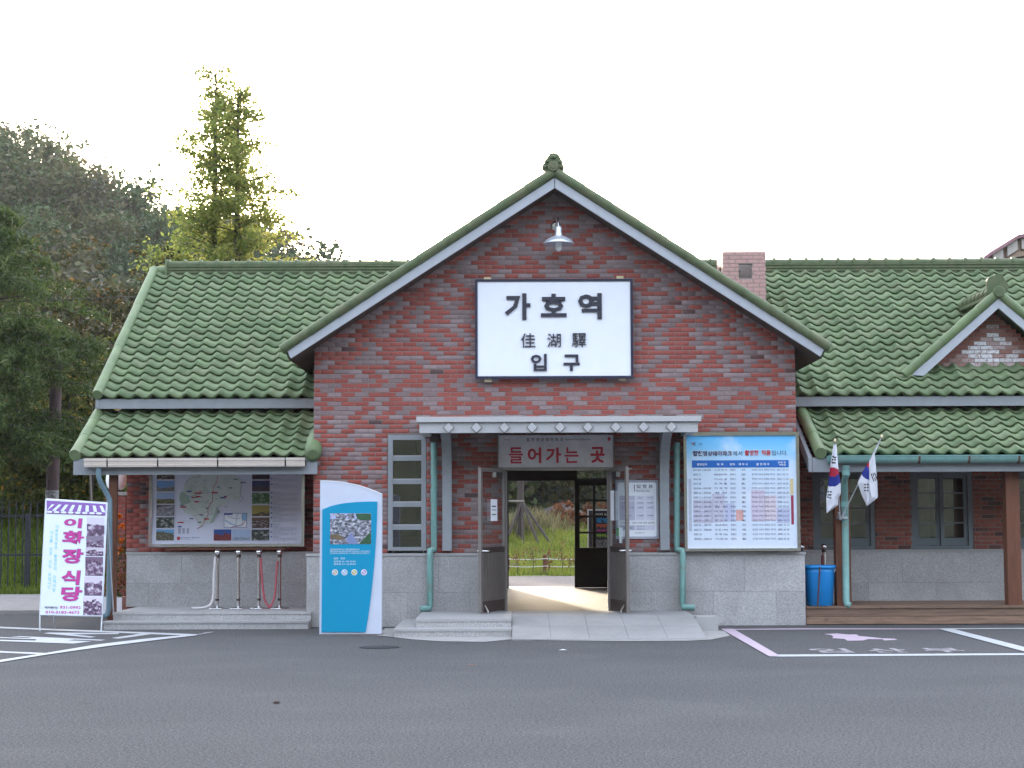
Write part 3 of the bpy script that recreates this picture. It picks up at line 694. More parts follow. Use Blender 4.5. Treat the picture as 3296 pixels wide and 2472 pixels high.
def bracket(xa, xb):
    z0 = 1.092; zt = kz0 + .05; n = 14; out = [(-.0, z0), (-.13, z0)]
    for t in np.linspace(0, 1, n): out.append((-.13 - .95 * (1 - math.cos(t * math.pi / 2)) ** 1.5, z0 + .5 + (zt - z0 - .5) * math.sin(t * math.pi / 2) ** .9))
    out += [(-.05, zt)]
    part('bracket', M_fascia, cn, lambda b: b.prismx(out[::-1], xa, xb))
bracket(W(1425, 1770, 0).x, W(1455, 1770, 0).x); bracket(W(2123.5, 1770, 0).x, W(2153, 1770, 0).x)

# front window: five stacked panes
wf = part('window', M_frame, ST, lambda b: None or [b.box(WX0 + .005, WX0 + .075, -.0, .1, WZ0 + .038, WZ1 - .005), b.box(WX1 - .075, WX1 - .005, -.0, .1, WZ0 + .038, WZ1 - .005), b.box(WX0 + .075, WX1 - .075, -.0, .1, WZ1 - .075, WZ1 - .005), b.box(WX0 + .075, WX1 - .075, -.0, .1, WZ0 + .038, WZ0 + .09)])
cw = crop(900, 1300, 2.0738); zs = [W(*cw(850, y), .05).z for y in (225, 350, 380, 505, 535, 657, 687, 810, 840, 965)]
for k in range(4): part('rail', M_frame, wf, lambda b: b.box(WX0 + .075, WX1 - .075, .01, .08, zs[2 * k + 2], zs[2 * k + 1]))
for k in range(5):
    part('pane', M_wglass, wf, lambda b: b.box(WX0 + .07, WX1 - .07, .05, .056, zs[2 * k + 1], zs[2 * k]))
    part('beading', M_stone, wf, lambda b: b.box(WX0 + .076, WX1 - .076, .03, .048, zs[2 * k + 1], zs[2 * k + 1] + .012))
tag(part('ticket_counter', mat('pale_counter', (.42, .40, .36), .6), ST, lambda b: (b.box(WX0 - .5, WX1 - .12, 1.4, 1.7, .2, 1.27), b.box(WX0 - .3, WX0 + .25, 1.2, 1.25, 1.5, 1.78))))

# wing windows: two sashes of four panes each
M_blind = mat('pale_blind', (.40, .40, .37), .8, var=.05)
for (x0, x1, z0_, z1) in rw:
    z0 = 1.06
    wn = part('wing_window', M_wframe, ST, lambda b: None or [b.box(x0 + .004, x0 + .07, WY + .01, WY + .12, z0, z1 - .004), b.box(x1 - .07, x1 - .004, WY + .01, WY + .12, z0, z1 - .004), b.box(x0 + .07, x1 - .07, WY + .01, WY + .12, z1 - .06, z1 - .004), b.box(x0 + .07, x1 - .07, WY + .01, WY + .12, z0, z0 + .05)])
    xm = (x0 + x1) / 2 - .02
    for a, e, y in ((x0 + .075, xm - .005, WY + .08), (xm + .005, x1 - .075, WY + .05)):
        sh = part('sash', M_wframe, wn, lambda b: None or [b.box(a, a + .055, y, y + .035, z0 + .055, z1 - .065), b.box(e - .055, e, y, y + .035, z0 + .055, z1 - .065), b.box(a + .055, e - .055, y, y + .035, z0 + .055, z0 + .17), b.box(a + .055, e - .055, y, y + .035, z1 - .125, z1 - .065)] + [b.box(a + .055, e - .055, y + .004, y + .03, z0 + .17 + (z1 - z0 - .295) * k / 4 - .012, z0 + .17 + (z1 - z0 - .295) * k / 4 + .012) for k in (1, 2, 3)])
        for k in range(4): part('pane', M_wglass, wn, lambda b: b.box(a + .05, e - .05, y + .015, y + .02, z0 + .17 + (z1 - z0 - .295) * k / 4 + .012, z0 + .17 + (z1 - z0 - .295) * (k + 1) / 4 - .012))
    part('blind', M_blind, wn, lambda b: b.box(x0 + .1, xm - .12, WY + .2, WY + .21, z0, z1 - .1))
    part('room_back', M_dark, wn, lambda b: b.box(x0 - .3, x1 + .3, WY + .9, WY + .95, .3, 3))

# hall behind the doors
HY = 8.0
M_floor = mat('beige_hall_floor', (.19, .145, .10), .5, spec=.25, var=.14, scale=3, stretch=(1, 4, 1), stain=(2, .5, .75, (.3, .22, .15), .5))
part('hall_floor', M_floor, ST, lambda b: (b.box(XL + .3, XR - .3, .29, HY + .1, .02, .214), b.box(DX0, DX1, -.06, .29, .02, .214)))
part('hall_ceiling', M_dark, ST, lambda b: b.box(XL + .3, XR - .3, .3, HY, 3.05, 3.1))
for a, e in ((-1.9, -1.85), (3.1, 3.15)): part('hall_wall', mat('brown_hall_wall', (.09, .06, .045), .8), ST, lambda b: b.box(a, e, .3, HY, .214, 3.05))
ch = crop(1600, 1500, 3.77)
bx0 = W(*ch(140, 800), HY).x; bx1 = W(*ch(945, 800), HY).x; bz1 = W(*ch(500, 180), HY).z
lx1 = W(*ch(1400, 800), HY).x
tz0, tz1 = W(*ch(1100, 150), HY).z, W(*ch(1100, 45), HY).z + .25; tx0 = W(*ch(970, 100), HY).x; tx1 = lx1 + .5
rwall = wall_backing(ST, 'rear_wall', LX0, RX1, 0, 3.45, HY, .2, [(bx0, bx1, -.1, bz1), (bx1, lx1, -.1, bz1 + .02), (tx0, tx1, tz0, tz1)], None, M_darkwood)
lf = part('rear_door', M_darkwood, ST, lambda b: b.box(bx1 - .01, lx1 + .01, HY + .05, HY + .1, .22, W(*ch(1100, 990), HY).z))
zr = [W(*ch(1100, y), HY).z for y in (990, 820, 795, 625, 600, 430, 405, 235, 175)]
part('stile', M_darkwood, lf, lambda b: None or [b.box(W(*ch(p, 800), HY).x, W(*ch(q, 800), HY).x, HY + .05, HY + .1, zr[0], bz1 + .02) for p, q in ((943, 1003), (1162, 1195), (1350, 1402))])
for k in range(4): part('muntin', M_darkwood, lf, lambda b: b.box(bx1, lx1, HY + .055, HY + .095, zr[2 * k + 1] if k < 3 else zr[7], zr[2 * k + 2] if k < 3 else bz1 + .02))
for k in range(4):
    for p, q in ((1003, 1162), (1195, 1350)):
        part('pane', M_glass, lf, lambda b: b.box(W(*ch(p, 800), HY).x - .01, W(*ch(q, 800), HY).x + .01, HY + .07, HY + .075, zr[2 * k] - .01, zr[2 * k + 1] + .01))
part('transom_pane', M_glass, ST, lambda b: b.box(tx0, tx1, HY + .08, HY + .085, tz0, tz1))
part('rear_step', M_pale, ST, lambda b: b.box(-1.2, 3, HY + .2, HY + 1.3, 0, .2))

# front door frame and two leaves standing open
M_dframe = mat('door_frame_steel', (.20, .18, .165), .45, metal=.4, var=.08)
part('door_frame', M_dframe, ST, lambda b: (b.box(DX0, DX0 + .05, -.03, .1, .22, DZ1), b.box(DX1 - .05, DX1, -.03, .1, .22, DZ1), b.box(DX0 + .05, DX1 - .05, -.03, .1, DZ1 - .05, DZ1)))
def door_leaf(hinge, free, side):
    """leaf from the hinge to its free edge: stiles and rails, glass above, ribbed panel below"""
    h = Vector(hinge); e = Vector(free); ax = (e - h).normalized(); L = (e - h).length; nx = Vector((-ax.y, ax.x, 0)); z0, z1 = .235, 2.27
    def P(u, n, z): return h + ax * u + nx * n + Vector((0, 0, z))
    def bx(b, u0, u1, n0, n1, za, zb, mi=0):
        v = [P(u, n, z) for z in (za, zb) for u, n in ((u0, n0), (u1, n0), (u1, n1), (u0, n1))]
        b.add(v, [(0, 3, 2, 1), (4, 5, 6, 7), (0, 1, 5, 4), (1, 2, 6, 5), (2, 3, 7, 6), (3, 0, 4, 7)], mi)
    zr0, zr1 = 1.07, 1.15
    lf = part('door_leaf', M_dframe, ST, lambda b: (bx(b, 0, .05, -.02, .02, z0, z1), bx(b, L - .06, L, -.022, .022, z0, z1), bx(b, .05, L - .06, -.018, .018, z1 - .05, z1)))
    part('lock_rail', M_bronzed, lf, lambda b: bx(b, .05, L - .06, -.019, .019, zr0, zr1))
    part('kick_rail', M_bronzed, lf, lambda b: bx(b, .05, L - .06, -.019, .019, z0, z0 + .16))
    part('door_glass', M_glass, lf, lambda b: bx(b, .045, L - .055, -.003, .003, zr1 - .005, z1 - .045))
    n = 15
    for k in range(n):
        u = .05 + (L - .11) * k / n
        part('rib', M_bronze, lf, lambda b: (bx(b, u + .002, u + (L - .11) / n * .62, -.02, .02, z0 + .16, zr0), bx(b, u + (L - .11) / n * .62, u + (L - .11) / n + .002, -.006, .006, z0 + .16, zr0)))
    for s in (-1, 1):
        part('handle', M_chrome, lf, lambda b: b.tube([P(L - .05, s * .02, 1.1), P(L - .05, s * .075, 1.1), P(L - .17, s * .08, 1.1)], .013, 8))
    part('door_stop', M_steel, lf, lambda b: b.tube([P(L - .12, side * .025, z0 + .1), P(L - .16, side * .06, z0 + .02), P(L - .14, side * .06, .225)], .012, 6))
    part('door_closer', M_steel, lf, lambda b: (bx(b, .03, .26, -side * .02, -side * .075, z1 - .12, z1 - .05), b.tube([P(.2, -side * .05, z1 - .04), P(.28, -side * .25, z1 + .0), P(.0, -side * .3, z1 + .02)], .01, 6)))
    return lf, P
dl, P1 = door_leaf((DX0 + .01, -.03, 0), (W(1544, 1970, -.87).x, -.87, 0), 1)
dr, P2 = door_leaf((DX1 - .01, -.03, 0), (W(2023, 1970, -.88).x, -.88, 0), -1)
# paper notices stuck on the leaves
M_paper = mat('white_paper', (.74, .75, .80), .7, var=.02)
def notice(P, u0, u1, n, z0, z1, label, lines, name='paper_notice'):
    o = part(name, M_paper, None, lambda b: b.poly([P(u1, n, z0), P(u0, n, z0), P(u0, n, z1), P(u1, n, z1)])); tag(o, label, 'notice')
    def ln(b):
        for k, (a, e, f) in enumerate(lines):
            q0, q1 = z1 - (z1 - z0) * a, z1 - (z1 - z0) * e; nn_ = n + (.002 if n > 0 else -.002)
            b.poly([P(u1 + (u0 - u1) * .15, nn_, q1), P(u1 + (u0 - u1) * f, nn_, q1), P(u1 + (u0 - u1) * f, nn_, q0), P(u1 + (u0 - u1) * .15, nn_, q0)])
    if lines: tag(part('lettering', M_letter, o, ln), kind='stuff')
    return o
L1 = .93
notice(P1, .34, .58, .03, 1.52, 1.83, 'small white paper notice taped on the left open door leaf', [(.3, .36, .8), (.48, .51, .85), (.68, .73, .8)])
notice(P2, .12, .30, -.03, 1.52, 1.95, 'pale paper sheet taped inside the glass of the right open door leaf', [])
for (u0, u1, z0, z1, c, nme) in ((.50, .60, 1.2, 1.42, (.62, .68, .70), 'white sticker low on the glass of the right door leaf'), (.36, .47, 1.3, 1.42, (.05, .22, .06), 'dark green sticker low on the glass of the right door leaf')):
    tag(part('sticker', mat('sticker_%d' % int(c[0] * 100), c, .4, var=0), None, lambda b: b.poly([P2(u1, -.012, z0), P2(u0, -.012, z0), P2(u0, -.012, z1), P2(u1, -.012, z1)])), nme, 'sticker')

# steps, landing and ramp
SY0, SY1 = -2.3, -1.95
fx = lambda sx, sy, z: G(sx, sy, z)
ux0 = W(1337, 1990, SY1).x; ux1 = W(1647, 1990, SY1).x; lx0 = W(1266, 2030, SY0).x
stp = part('front_steps', M_mortar, ST, lambda b: (b.box(lx0 + .02, ux1 - .01, SY0 + .02, -.07, 0, .075), b.box(ux0 + .02, ux1 - .01, SY1 + .02, -.07, .075, .18)))
xm_ = W(1336, 2030, SY0).x
for (a, e, y0, y1, za, zb, nm, m) in ((lx0, xm_ - .002, SY0, -.064, .078, .11, 'tread', M_granitep), (xm_ + .002, ux1, SY0, SY1 + .01, .078, .11, 'tread', M_granitep), (ux0, ux1, SY1, -.064, .185, .222, 'tread', M_granitep), (lx0 + .012, ux1 - .003, SY0 + .012, SY0 + .03, 0, .077, 'riser', M_granite), (ux0 + .012, ux1 - .003, SY1 + .012, SY1 + .03, .111, .184, 'riser', M_granite)):
    part(nm, m, stp, lambda b: b.box(a, e, y0, y1, za, zb))
RXE = W(2277, 2058, -2.9).x; rx1 = W(2245, 1972, -1.0).x
M_ramp = mat('ramp_granite', (.29, .285, .28), .6, tone=.1, var=.26, scale=80, stain=(1.2, .42, .66, (.21, .205, .20), .7))
rp = part('ramp', M_mortar, ST, lambda b: b.prismx([(-.06, .0), (-.06, .205), (-1.2, .205), (-2.88, -.005), (-2.88, -.01)], ux1 + .002, RXE - .02))
nx = 5; xs_ = np.linspace(ux1 + .004, RXE, nx + 1)
for i in range(nx):
    part('paver', M_ramp, rp, lambda b: b.box(xs_[i] + .002, xs_[i + 1] - .002, -1.2, -.064, .206, .221, tint=random.random()))
    for k in range(2):
        ya, yb = -1.202 - .84 * k, -1.202 - .84 * (k + 1) + .004; za, zb_ = .221 - .1045 * k, .221 - .1045 * (k + 1)
        part('paver', M_ramp, rp, lambda b: b.prismx([(ya, za - .015), (ya, za), (yb, zb_ + .001), (yb, zb_ - .014)], xs_[i] + .002, xs_[i + 1] - .002))
part('side_block', M_granitep, ST, lambda b: (b.box(RXE + .02, W(2312, 2010, -1.3).x, -1.3, -.9, 0, .2)))
# left porch steps
PY0, PY1 = -.5, -.15
px0 = W(330, 2005, PY0).x; px1 = W(992, 2005, PY0).x; qx0 = W(362, 1975, PY1).x
ps = part('porch_steps', M_mortar, ST, lambda b: (b.box(px0 + .02, px1 - .0, PY0 + .02, WY, 0, .08), b.box(qx0 + .02, px1 - .0, PY1 + .02, WY, .08, .19)))
for (a, e, y0, y1, za, zb, nm, m) in ((px0, px1, PY0, PY1 + .01, .085, .112, 'tread', M_granitep), (qx0, px1, PY1, WY - .045, .192, .222, 'tread', M_granite), (px0 + .012, px1, PY0 + .012, PY0 + .03, 0, .084, 'riser', M_granite), (qx0 + .012, px1, PY1 + .012, PY1 + .03, .113, .191, 'riser', M_granite)):
    part(nm, m, ps, lambda b: b.box(a, e, y0, y1, za, zb))
# right timber deck
dk = part('deck', M_dark, ST, lambda b: b.box(4.27, 10.6, .06, WY - .05, 0, .235))
for k in range(10): part('plank', M_deck, dk, lambda b: b.box(4.25, 10.6, -.02 + .152 * k, .126 + .152 * k, .238, .27, tint=random.random()))
for z0, z1 in ((.125, .235), (.012, .12)): part('plank', M_deck, dk, lambda b: b.box(4.25, 10.6, .0, .03, z0, z1, tint=.2 if z0 > .1 else .95))

# porch posts and rain pipes
def post(a, e, y, z0, z1): return part('porch_post', M_wood, ST, lambda b: b.box(a, e, y, y + (e - a), z0, z1))
post(W(347, 1800, .05).x, W(372, 1800, .05).x, .05, .0, PEZ - .09)
post(W(2692, 1800, .12).x, W(2739, 1800, .12).x, .12, .27, PEZ - .11)
post(W(3243, 1800, .12).x, W(3287, 1800, .12).x, .12, .27, PEZ - .11)
def pipe(pts, r, m, joints=()):
    o = part('rain_pipe', m, ST, lambda b: b.tube(pts, r, 12))
    for a, e in joints: part('pipe_collar', m, o, lambda b: b.tube([a, e], r * 1.18, 12))
    return o
def wp(sx, sy, Y): return W(sx, sy, Y)
pipe([wp(318, 1505, PEY - .06), wp(318, 1535, PEY - .06), wp(325, 1556, PEY - .03), wp(345, 1590, -.08), wp(353, 1610, -.08), wp(353, 1800, -.08), wp(350, 1960, -.08), wp(345, 1978, -.1), wp(332, 1985, -.12)], .04, M_bluepipe)
def gp(x_top, x_mid, x_low, x_end, y0, y1, y2, y3):
    a = [wp(x_top, y0, -.09), wp(x_top, y1 - 12, -.09), wp(x_top, y1, -.09), wp(x_low, y2, -.16), wp(x_low, y2 + 12, -.16), wp(x_low, y3 - 10, -.16), wp(x_low, y3, -.17), wp(x_end, y3 + 2, -.2)]
    return pipe(a, .045, M_aqua, [(wp(x_top, y0 + 150, -.09), wp(x_top, y0 + 157, -.09))])
gp(1397, 0, 1384, 1352, 1425, 1768, 1772, 1958)
gp(2179, 0, 2197, 2236, 1424, 1768, 1772, 1954)
part('pipe_head', M_bronzed, ST, lambda b: b.box(W(1384, 1405, -.12).x, W(1412, 1405, -.12).x, -.16, -.01, W(1397, 1420, -.1).z, W(1397, 1395, -.1).z))
pj = [wp(2723, 1498, PEY - .06), wp(2723, 1530, PEY - .04), wp(2718, 1545, -.0), wp(2721, 1700, .02), wp(2724, 1935, .03), wp(2727, 1946, .0), wp(2738, 1949, -.02)]
pipe(pj, .05, M_aqua, [(wp(2723, 1515, PEY - .06), wp(2723, 1530, PEY - .06)), (wp(2719, 1615, .01), wp(2719, 1632, .01))])

# ================================================================== SIGNS
# station name board
c7 = crop(1350, 450, 1.8433); SGY = -.12
to = flat_map(c7, SGY, 333, 830, 1267, 1412)
sg = empty('station_name_sign', to(800, 1412), 'large white board with black Korean and Chinese letters under the gable', 'sign')
part('panel', M_white, sg, lambda b: slab(b, to, 345, 842, 1255, 1400, .03, 0, -.035))
for (x0, y0, x1, y1) in ((330, 828, 1270, 842), (330, 1400, 1270, 1416), (330, 842, 345, 1400), (1255, 842, 1270, 1400)): part('frame', M_navy, sg, lambda b: slab(b, to, x0, y0, x1, y1, .045, 0, -.035))
def raised(ch_, x0, x1, y0, y1, bold):
    b = MB(); put_text(b, ch_, to, x0, x1, y0, y1, 0, bold, .004, .012); b.build('letter', M_letter, sg)
for ch_, x0, x1, y0, y1 in (('가', 508, 660, 912, 1068), ('호', 722, 875, 915, 1052), ('역', 943, 1085, 912, 1065)): raised(ch_, x0, x1, y0, y1, .034)
for ch_, x0, x1, y0, y1 in (('佳', 603, 687, 1148, 1232), ('湖', 760, 840, 1150, 1230), ('驛', 907, 990, 1148, 1230)): raised(ch_, x0, x1, y0, y1, .0)
for ch_, x0, x1, y0, y1 in (('입', 660, 755, 1270, 1370), ('구', 855, 950, 1272, 1370)): 
    if ch_ == '입': raised(ch_, x0, x1, y0, y1, .024)
    else: part('letter', M_letter, sg, lambda b: [slab(b, to, *q, .016) for q in ((862, 1274, 943, 1289), (927, 1289, 943, 1319), (855, 1322, 951, 1337), (893, 1337, 910, 1371))])
M_brass = mat('brass_clip', (.55, .48, .30), .4, metal=.6)
for x, y in ((404, 822), (1196, 817), (406, 1423), (1204, 1418)): part('clip', M_brass, sg, lambda b: slab(b, to, x - 21, y - 8, x + 21, y + 8, .02, 0, -.05))
# entrance sign over the doors
c5 = crop(1580, 1380, 5.267); to = flat_map(c5, -.1, 108, 100, 2095, 690)
es = empty('entrance_sign', to(1100, 690), 'silver sign with big red Korean letters hung over the open doors', 'sign')
M_silver = mat('scuffed_silver', (.58, .55, .58), .4, var=.1, scale=5, stain=(4, .5, .68, (.42, .38, .39), .5))
part('panel', M_silver, es, lambda b: slab(b, to, 130, 110, 2072, 650, .03, 0, -.05))
part('frame', M_dframe, es, lambda b: (slab(b, to, 108, 100, 130, 690, .05, 0, -.05), slab(b, to, 2072, 100, 2095, 690, .05, 0, -.05), slab(b, to, 130, 650, 2072, 690, .06, 0, -.05)))
M_red = mat('red_letter', (.42, .018, .04), .4, var=.05); M_halo = mat('pale_letter_edge', (.62, .55, .58), .45, var=0)
LB = (('들', 306, 542, 314, 584), ('어', 621, 857, 314, 582), ('가', 931, 1192, 318, 579), ('는', 1251, 1489, 314, 579), ('곳', 1691, 1932, 311, 582))
for ch_, x0, x1, y0, y1 in LB:
    bo = {'들': .016, '는': .018}.get(ch_, .034)
    put_letters(es, ch_, to, x0, x1, y0, y1, [(M_halo, bo + .02, -.018, 8), (M_red, bo, -.015, 0)])
b = MB(); put_text(b, '합 천 영 상 테 마 파 크', to, 605, 1225, 155, 215, 0, .012, -.017); put_text(b, 'Hapcheon Movie Theme Park', to, 1262, 1690, 165, 208, 0, 0, -.017, italic=.2); put_text(b, 'Hapcheon', to, 230, 335, 172, 200, 0, 0, -.017); small_print(b, M_letter, es)
b = MB(); b.add([to(2012 + 32 * math.cos(t) * (1 if t < 4.4 else .5), 180 - 34 * math.sin(t), -.017) for t in np.linspace(0, 6.2, 20)], [tuple(range(20))]); b.build('emblem', M_red, es)
# entrance fee board on the wall
cq = crop(1900, 1480, 5.183); to = flat_map(cq, -.03, 420, 340, 1143, 1318)
fb_ = empty('entrance_fee_board', to(780, 1318), 'pale board of entrance fees on the brick wall right of the doors', 'board')
part('panel', mat('grey_board', (.36, .37, .42), .5), fb_, lambda b: slab(b, to, 420, 340, 1143, 1318, .025, 0, -.03))
def rr(x0, y0, x1, y1, r, lift):
    pts = []
    for cx, cy, a in ((x1 - r, y1 - r, 0), (x0 + r, y1 - r, 90), (x0 + r, y0 + r, 180), (x1 - r, y0 + r, 270)):
        for t in range(0, 91, 18): pts.append(to(cx + r * math.cos(R(a + t)), cy + r * math.sin(R(a + t)), lift))
    return pts
part('sheet', M_white, fb_, lambda b: b.poly(rr(457, 380, 1108, 1280, 35, .0)[::-1]))
M_lil = mat('lilac_cell', (.48, .47, .58), .5, var=.02); M_lil2 = mat('pale_lilac_cell', (.62, .62, .72), .5, var=.02)
part('table', [M_lil, M_lil2], fb_, lambda b: [rect(b, to, *q, .002) for q in ((485, 600, 745, 680, 0), (485, 690, 745, 1010, 0), (485, 1090, 745, 1175, 0), (755, 600, 910, 680, 1), (920, 600, 1075, 680, 1), (755, 690, 910, 1010, 1), (920, 690, 1075, 1010, 1), (755, 1090, 1075, 1175, 1))])
b = MB(); put_text(b, '입 장 료', to, 775, 1050, 415, 472, 0, .02, .004); put_text(b, 'Entrance fee', to, 775, 998, 502, 535, 0, 0, .004); rect(b, to, 775, 487, 1050, 490, 0, .004)
for tx, x0, x1, y0, y1 in (('개 인', 800, 865, 622, 652), ('단 체', 965, 1035, 622, 645), ('3,000원', 785, 885, 705, 735), ('2,000원', 952, 1050, 705, 735), ('2,000원', 785, 885, 783, 813), ('1,500원', 952, 1050, 783, 813), ('1,500원', 785, 885, 915, 945), ('1,000원', 952, 1050, 915, 945), ('구 단', 560, 640, 622, 655), ('어 른', 560, 640, 705, 738), ('장식인 구인', 530, 725, 783, 815), ('어린이', 550, 680, 918, 948), ('입장일', 540, 700, 1115, 1150), ('단체 입장 : 30인 이상 단체 입장료', 505, 1072, 1035, 1065), ('입장 09~18', 770, 905, 1098, 1122), ('입장 09~17', 770, 905, 1143, 1168)): put_text(b, tx, to, x0, x1, y0, y1, 0, .006, .004)
put_text(b, '합천영상테마파크', to, 745, 900, 1207, 1228, 0, 0, .004)
small_print(b, mat('slate_print', (.06, .06, .09), .5, var=0), fb_)
part('divider', mat('purple_print', (.10, .03, .12), .5, var=0), fb_, lambda b: rect(b, to, 733, 415, 745, 532, 0, .004))
# board listing the works filmed here
c2 = crop(2190, 1380, 3.951); FY = -.16; to = flat_map(c2, FY, 40, 45, 1525, 1555)
wb = empty('filming_list_board', to(780, 1555), 'sky blue board with a long printed table in a chrome frame right of the entrance', 'board')
sky_m = bpy.data.materials.new('printed_sky'); sky_m.use_nodes = True; t = sky_m.node_tree; p = t.nodes['Principled BSDF']; p.inputs['Roughness'].default_value = .3
uvn = nn(t, 'ShaderNodeTexCoord'); sp = nn(t, 'ShaderNodeSeparateXYZ'); t.links.new(uvn.outputs['UV'], sp.inputs[0])
rg = ramp(t, [(0, (.66, .72, .80)), (.2, (.60, .69, .80)), (.45, (.58, .66, .76)), (.72, (.55, .68, .80)), (.88, (.22, .54, .80)), (1, (.10, .44, .78))]); t.links.new(sp.outputs[1], rg.inputs[0])
nz = nn(t, 'ShaderNodeTexNoise'); nz.inputs['Scale'].default_value = 3.5; nz.inputs['Detail'].default_value = 6; t.links.new(uvn.outputs['UV'], nz.inputs['Vector'])
rn = ramp(t, [(.52, (0, 0, 0)), (.75, (.7,) * 3)]); t.links.new(nz.outputs[0], rn.inputs[0]); t.links.new(mix(t, rg.outputs[0], (.75, .8, .84), rn.outputs[0]), p.inputs['Base Color'])
pic('panel', to, 72, 90, 1490, 1520, sky_m, wb, .0)
part('backing', M_steel, wb, lambda b: slab(b, to, 60, 80, 1500, 1530, .03, 0, -.04))
for (x0, y0, x1, y1) in ((38, 42, 1525, 90), (38, 1518, 1530, 1556), (38, 90, 75, 1518), (1488, 90, 1528, 1518)): part('frame', M_chrome, wb, lambda b: slab(b, to, x0, y0, x1, y1, .06, 0, -.04))
# faint printed street in the picture
pal = [mat('print_%d' % i, c, .35, var=.1, scale=25) for i, c in enumerate(((.50, .50, .60), (.58, .52, .62), (.62, .55, .60), (.62, .36, .33), (.46, .50, .66), (.08, .09, .14), (.30, .04, .08), (.60, .50, .28), (.42, .46, .54)))]
part('printed_street', pal, wb, lambda b: [rect(b, to, *q, .001) for q in ((150, 900, 400, 1200, 0), (395, 830, 560, 1190, 0), (560, 950, 690, 1180, 4), (900, 780, 1080, 1180, 1), (1075, 850, 1230, 1170, 2), (1230, 1010, 1400, 1200, 4), (705, 1030, 800, 1170, 3), (95, 640, 135, 1300, 8), (1405, 640, 1450, 840, 7), (1415, 850, 1450, 1220, 6))])
part('header', mat('blue_header', (.015, .12, .42), .4, var=.02), wb, lambda b: rect(b, to, 145, 403, 1393, 495, 0, .004))
M_nvp = mat('navy_print', (.02, .015, .07), .5, var=0)
put_letters(wb, '합천영상테마파크', to, 157, 663, 281, 349, [(M_white, .055, .003, 5), (M_nvp, .028, .006, 0)])
put_letters(wb, '촬영한', to, 826, 1008, 274, 344, [(M_white, .055, .003, 5), (M_red, .028, .006, 0)]); put_letters(wb, '작품', to, 1043, 1164, 274, 344, [(M_white, .055, .003, 5), (M_red, .028, .006, 0)])
put_letters(wb, '에서', to, 674, 793, 285, 347, [(M_nvp, 0, .006, 0)]); put_letters(wb, '입니다.', to, 1178, 1378, 280, 343, [(M_nvp, 0, .006, 0)])
b = MB(); put_text(b, 'K', to, 170, 205, 172, 215, 0, .03, .004); put_text(b, '합천', to, 235, 280, 180, 208, 0, 0, .004); small_print(b, mat('teal_print', (.03, .16, .28), .5, var=0), wb)
b = MB(); put_text(b, '가', to, 138, 172, 175, 208, 0, .03, .004); small_print(b, M_red, wb)
b = MB()
for tx, x0, x1, y0, y1 in (('촬영일자', 210, 340, 440, 470), ('제  목', 465, 550, 440, 470), ('감독', 630, 700, 440, 470), ('제 작 사', 745, 865, 440, 470), ('출 연 배 우', 975, 1145, 438, 470), ('방영 및', 1255, 1355, 420, 445), ('개봉일', 1265, 1355, 452, 476)): put_text(b, tx, to, x0, x1, y0, y1, 0, .01, .006)
small_print(b, M_white, wb)
T1 = '2011.03 ~ 2011.04|2010. 12|2010. 06|2010. 08|2010.06 ~ 2010.08|2009.12 ~ 2010.02|2009.11 ~ 2010.04|2009.09 ~ 2010.06|2009.02 ~ 2009.05|2008.11 ~ 2009.11|2008.08 ~ 2008.11|2007.09 ~ 2007.11|2007.03 ~ 2007.07|2005.12 ~ 2006.05|2005. 03|2003.02 ~ 2003.10'.split('|')
T2 = '이 화 장 식|영화장에 이화|다니는 곳|한 작 품|가 호 역|영 화|이상한 마당|서 천 역|합 천|마 당 이|들어가는 곳|장 구 파|영상테마|서 천 1945|파 마 70s|가파크'.split('|')
b = MB()
for i in range(16):
    y = 525 + 58.2 * i; dx = .9 * i * 0
    put_text(b, T1[i], to, 160, 385 if '~' in T1[i] else 258, y - 12, y + 12, 0, .003, .005)
    put_text(b, T2[i], to, 430, 595, y - 13, y + 13, 0, .003, .005)
    put_text(b, '한영서', to, 635, 703, y - 13, y + 13, 0, .003, .005)
    put_text(b, ('영화', 'MBC', 'SBS', 'KBS')[(i * 7) % 4], to, 785, 832, y - 12, y + 12, 0, .003, .005)
    put_text(b, '한가영, 이서구, 장천호, 역니다', to, 915, 1215, y - 13, y + 13, 0, .003, .005)
    put_text(b, '%d. %02d. %02d' % (2011 - i // 2, (i * 5) % 12 + 1, (i * 11) % 28 + 1), to, 1242, 1385, y - 12, y + 12, 0, .003, .005)
small_print(b, mat('grey_print', (.13, .13, .18), .5, var=0), wb)

# regional tourist map under the left porch
cm = crop(470, 1500, 4.096); MY = 1.36; to = flat_map(cm, MY, 45, -60, 2085, 1060)
mb = empty('tourist_map_board', to(1060, 1060), 'tourist map with small photos in a chrome frame under the left porch', 'board')
part('panel', mat('map_sheet', (.64, .65, .76), .35, var=.03), mb, lambda b: slab(b, to, 90, -40, 2050, 1022, .03, 0, -.035))
for (x0, y0, x1, y1) in ((45, -60, 92, 1060), (2048, -60, 2088, 1060), (92, 1022, 2048, 1060), (92, -60, 2048, -30)): part('frame', M_chrome, mb, lambda b: slab(b, to, x0, y0, x1, y1, .06, 0, -.04))
part('shelf', M_wood, mb, lambda b: slab(b, to, 285, 1066, 1835, 1100, .05, 0, -.06))
land = [(440, 400), (450, 350), (500, 330), (505, 240), (540, 190), (560, 160), (620, 120), (640, 60), (760, 30), (900, 20), (980, 60), (1100, 50), (1160, 110), (1200, 150), (1255, 170), (1262, 240), (1250, 330), (1240, 400), (1230, 470), (1150, 455), (1080, 470), (1040, 510), (960, 530), (940, 560), (960, 590), (940, 640), (910, 690), (905, 730), (850, 755), (790, 760), (760, 800), (720, 800), (690, 760), (660, 700), (630, 660), (570, 640), (520, 620), (500, 580), (470, 530), (455, 470)]
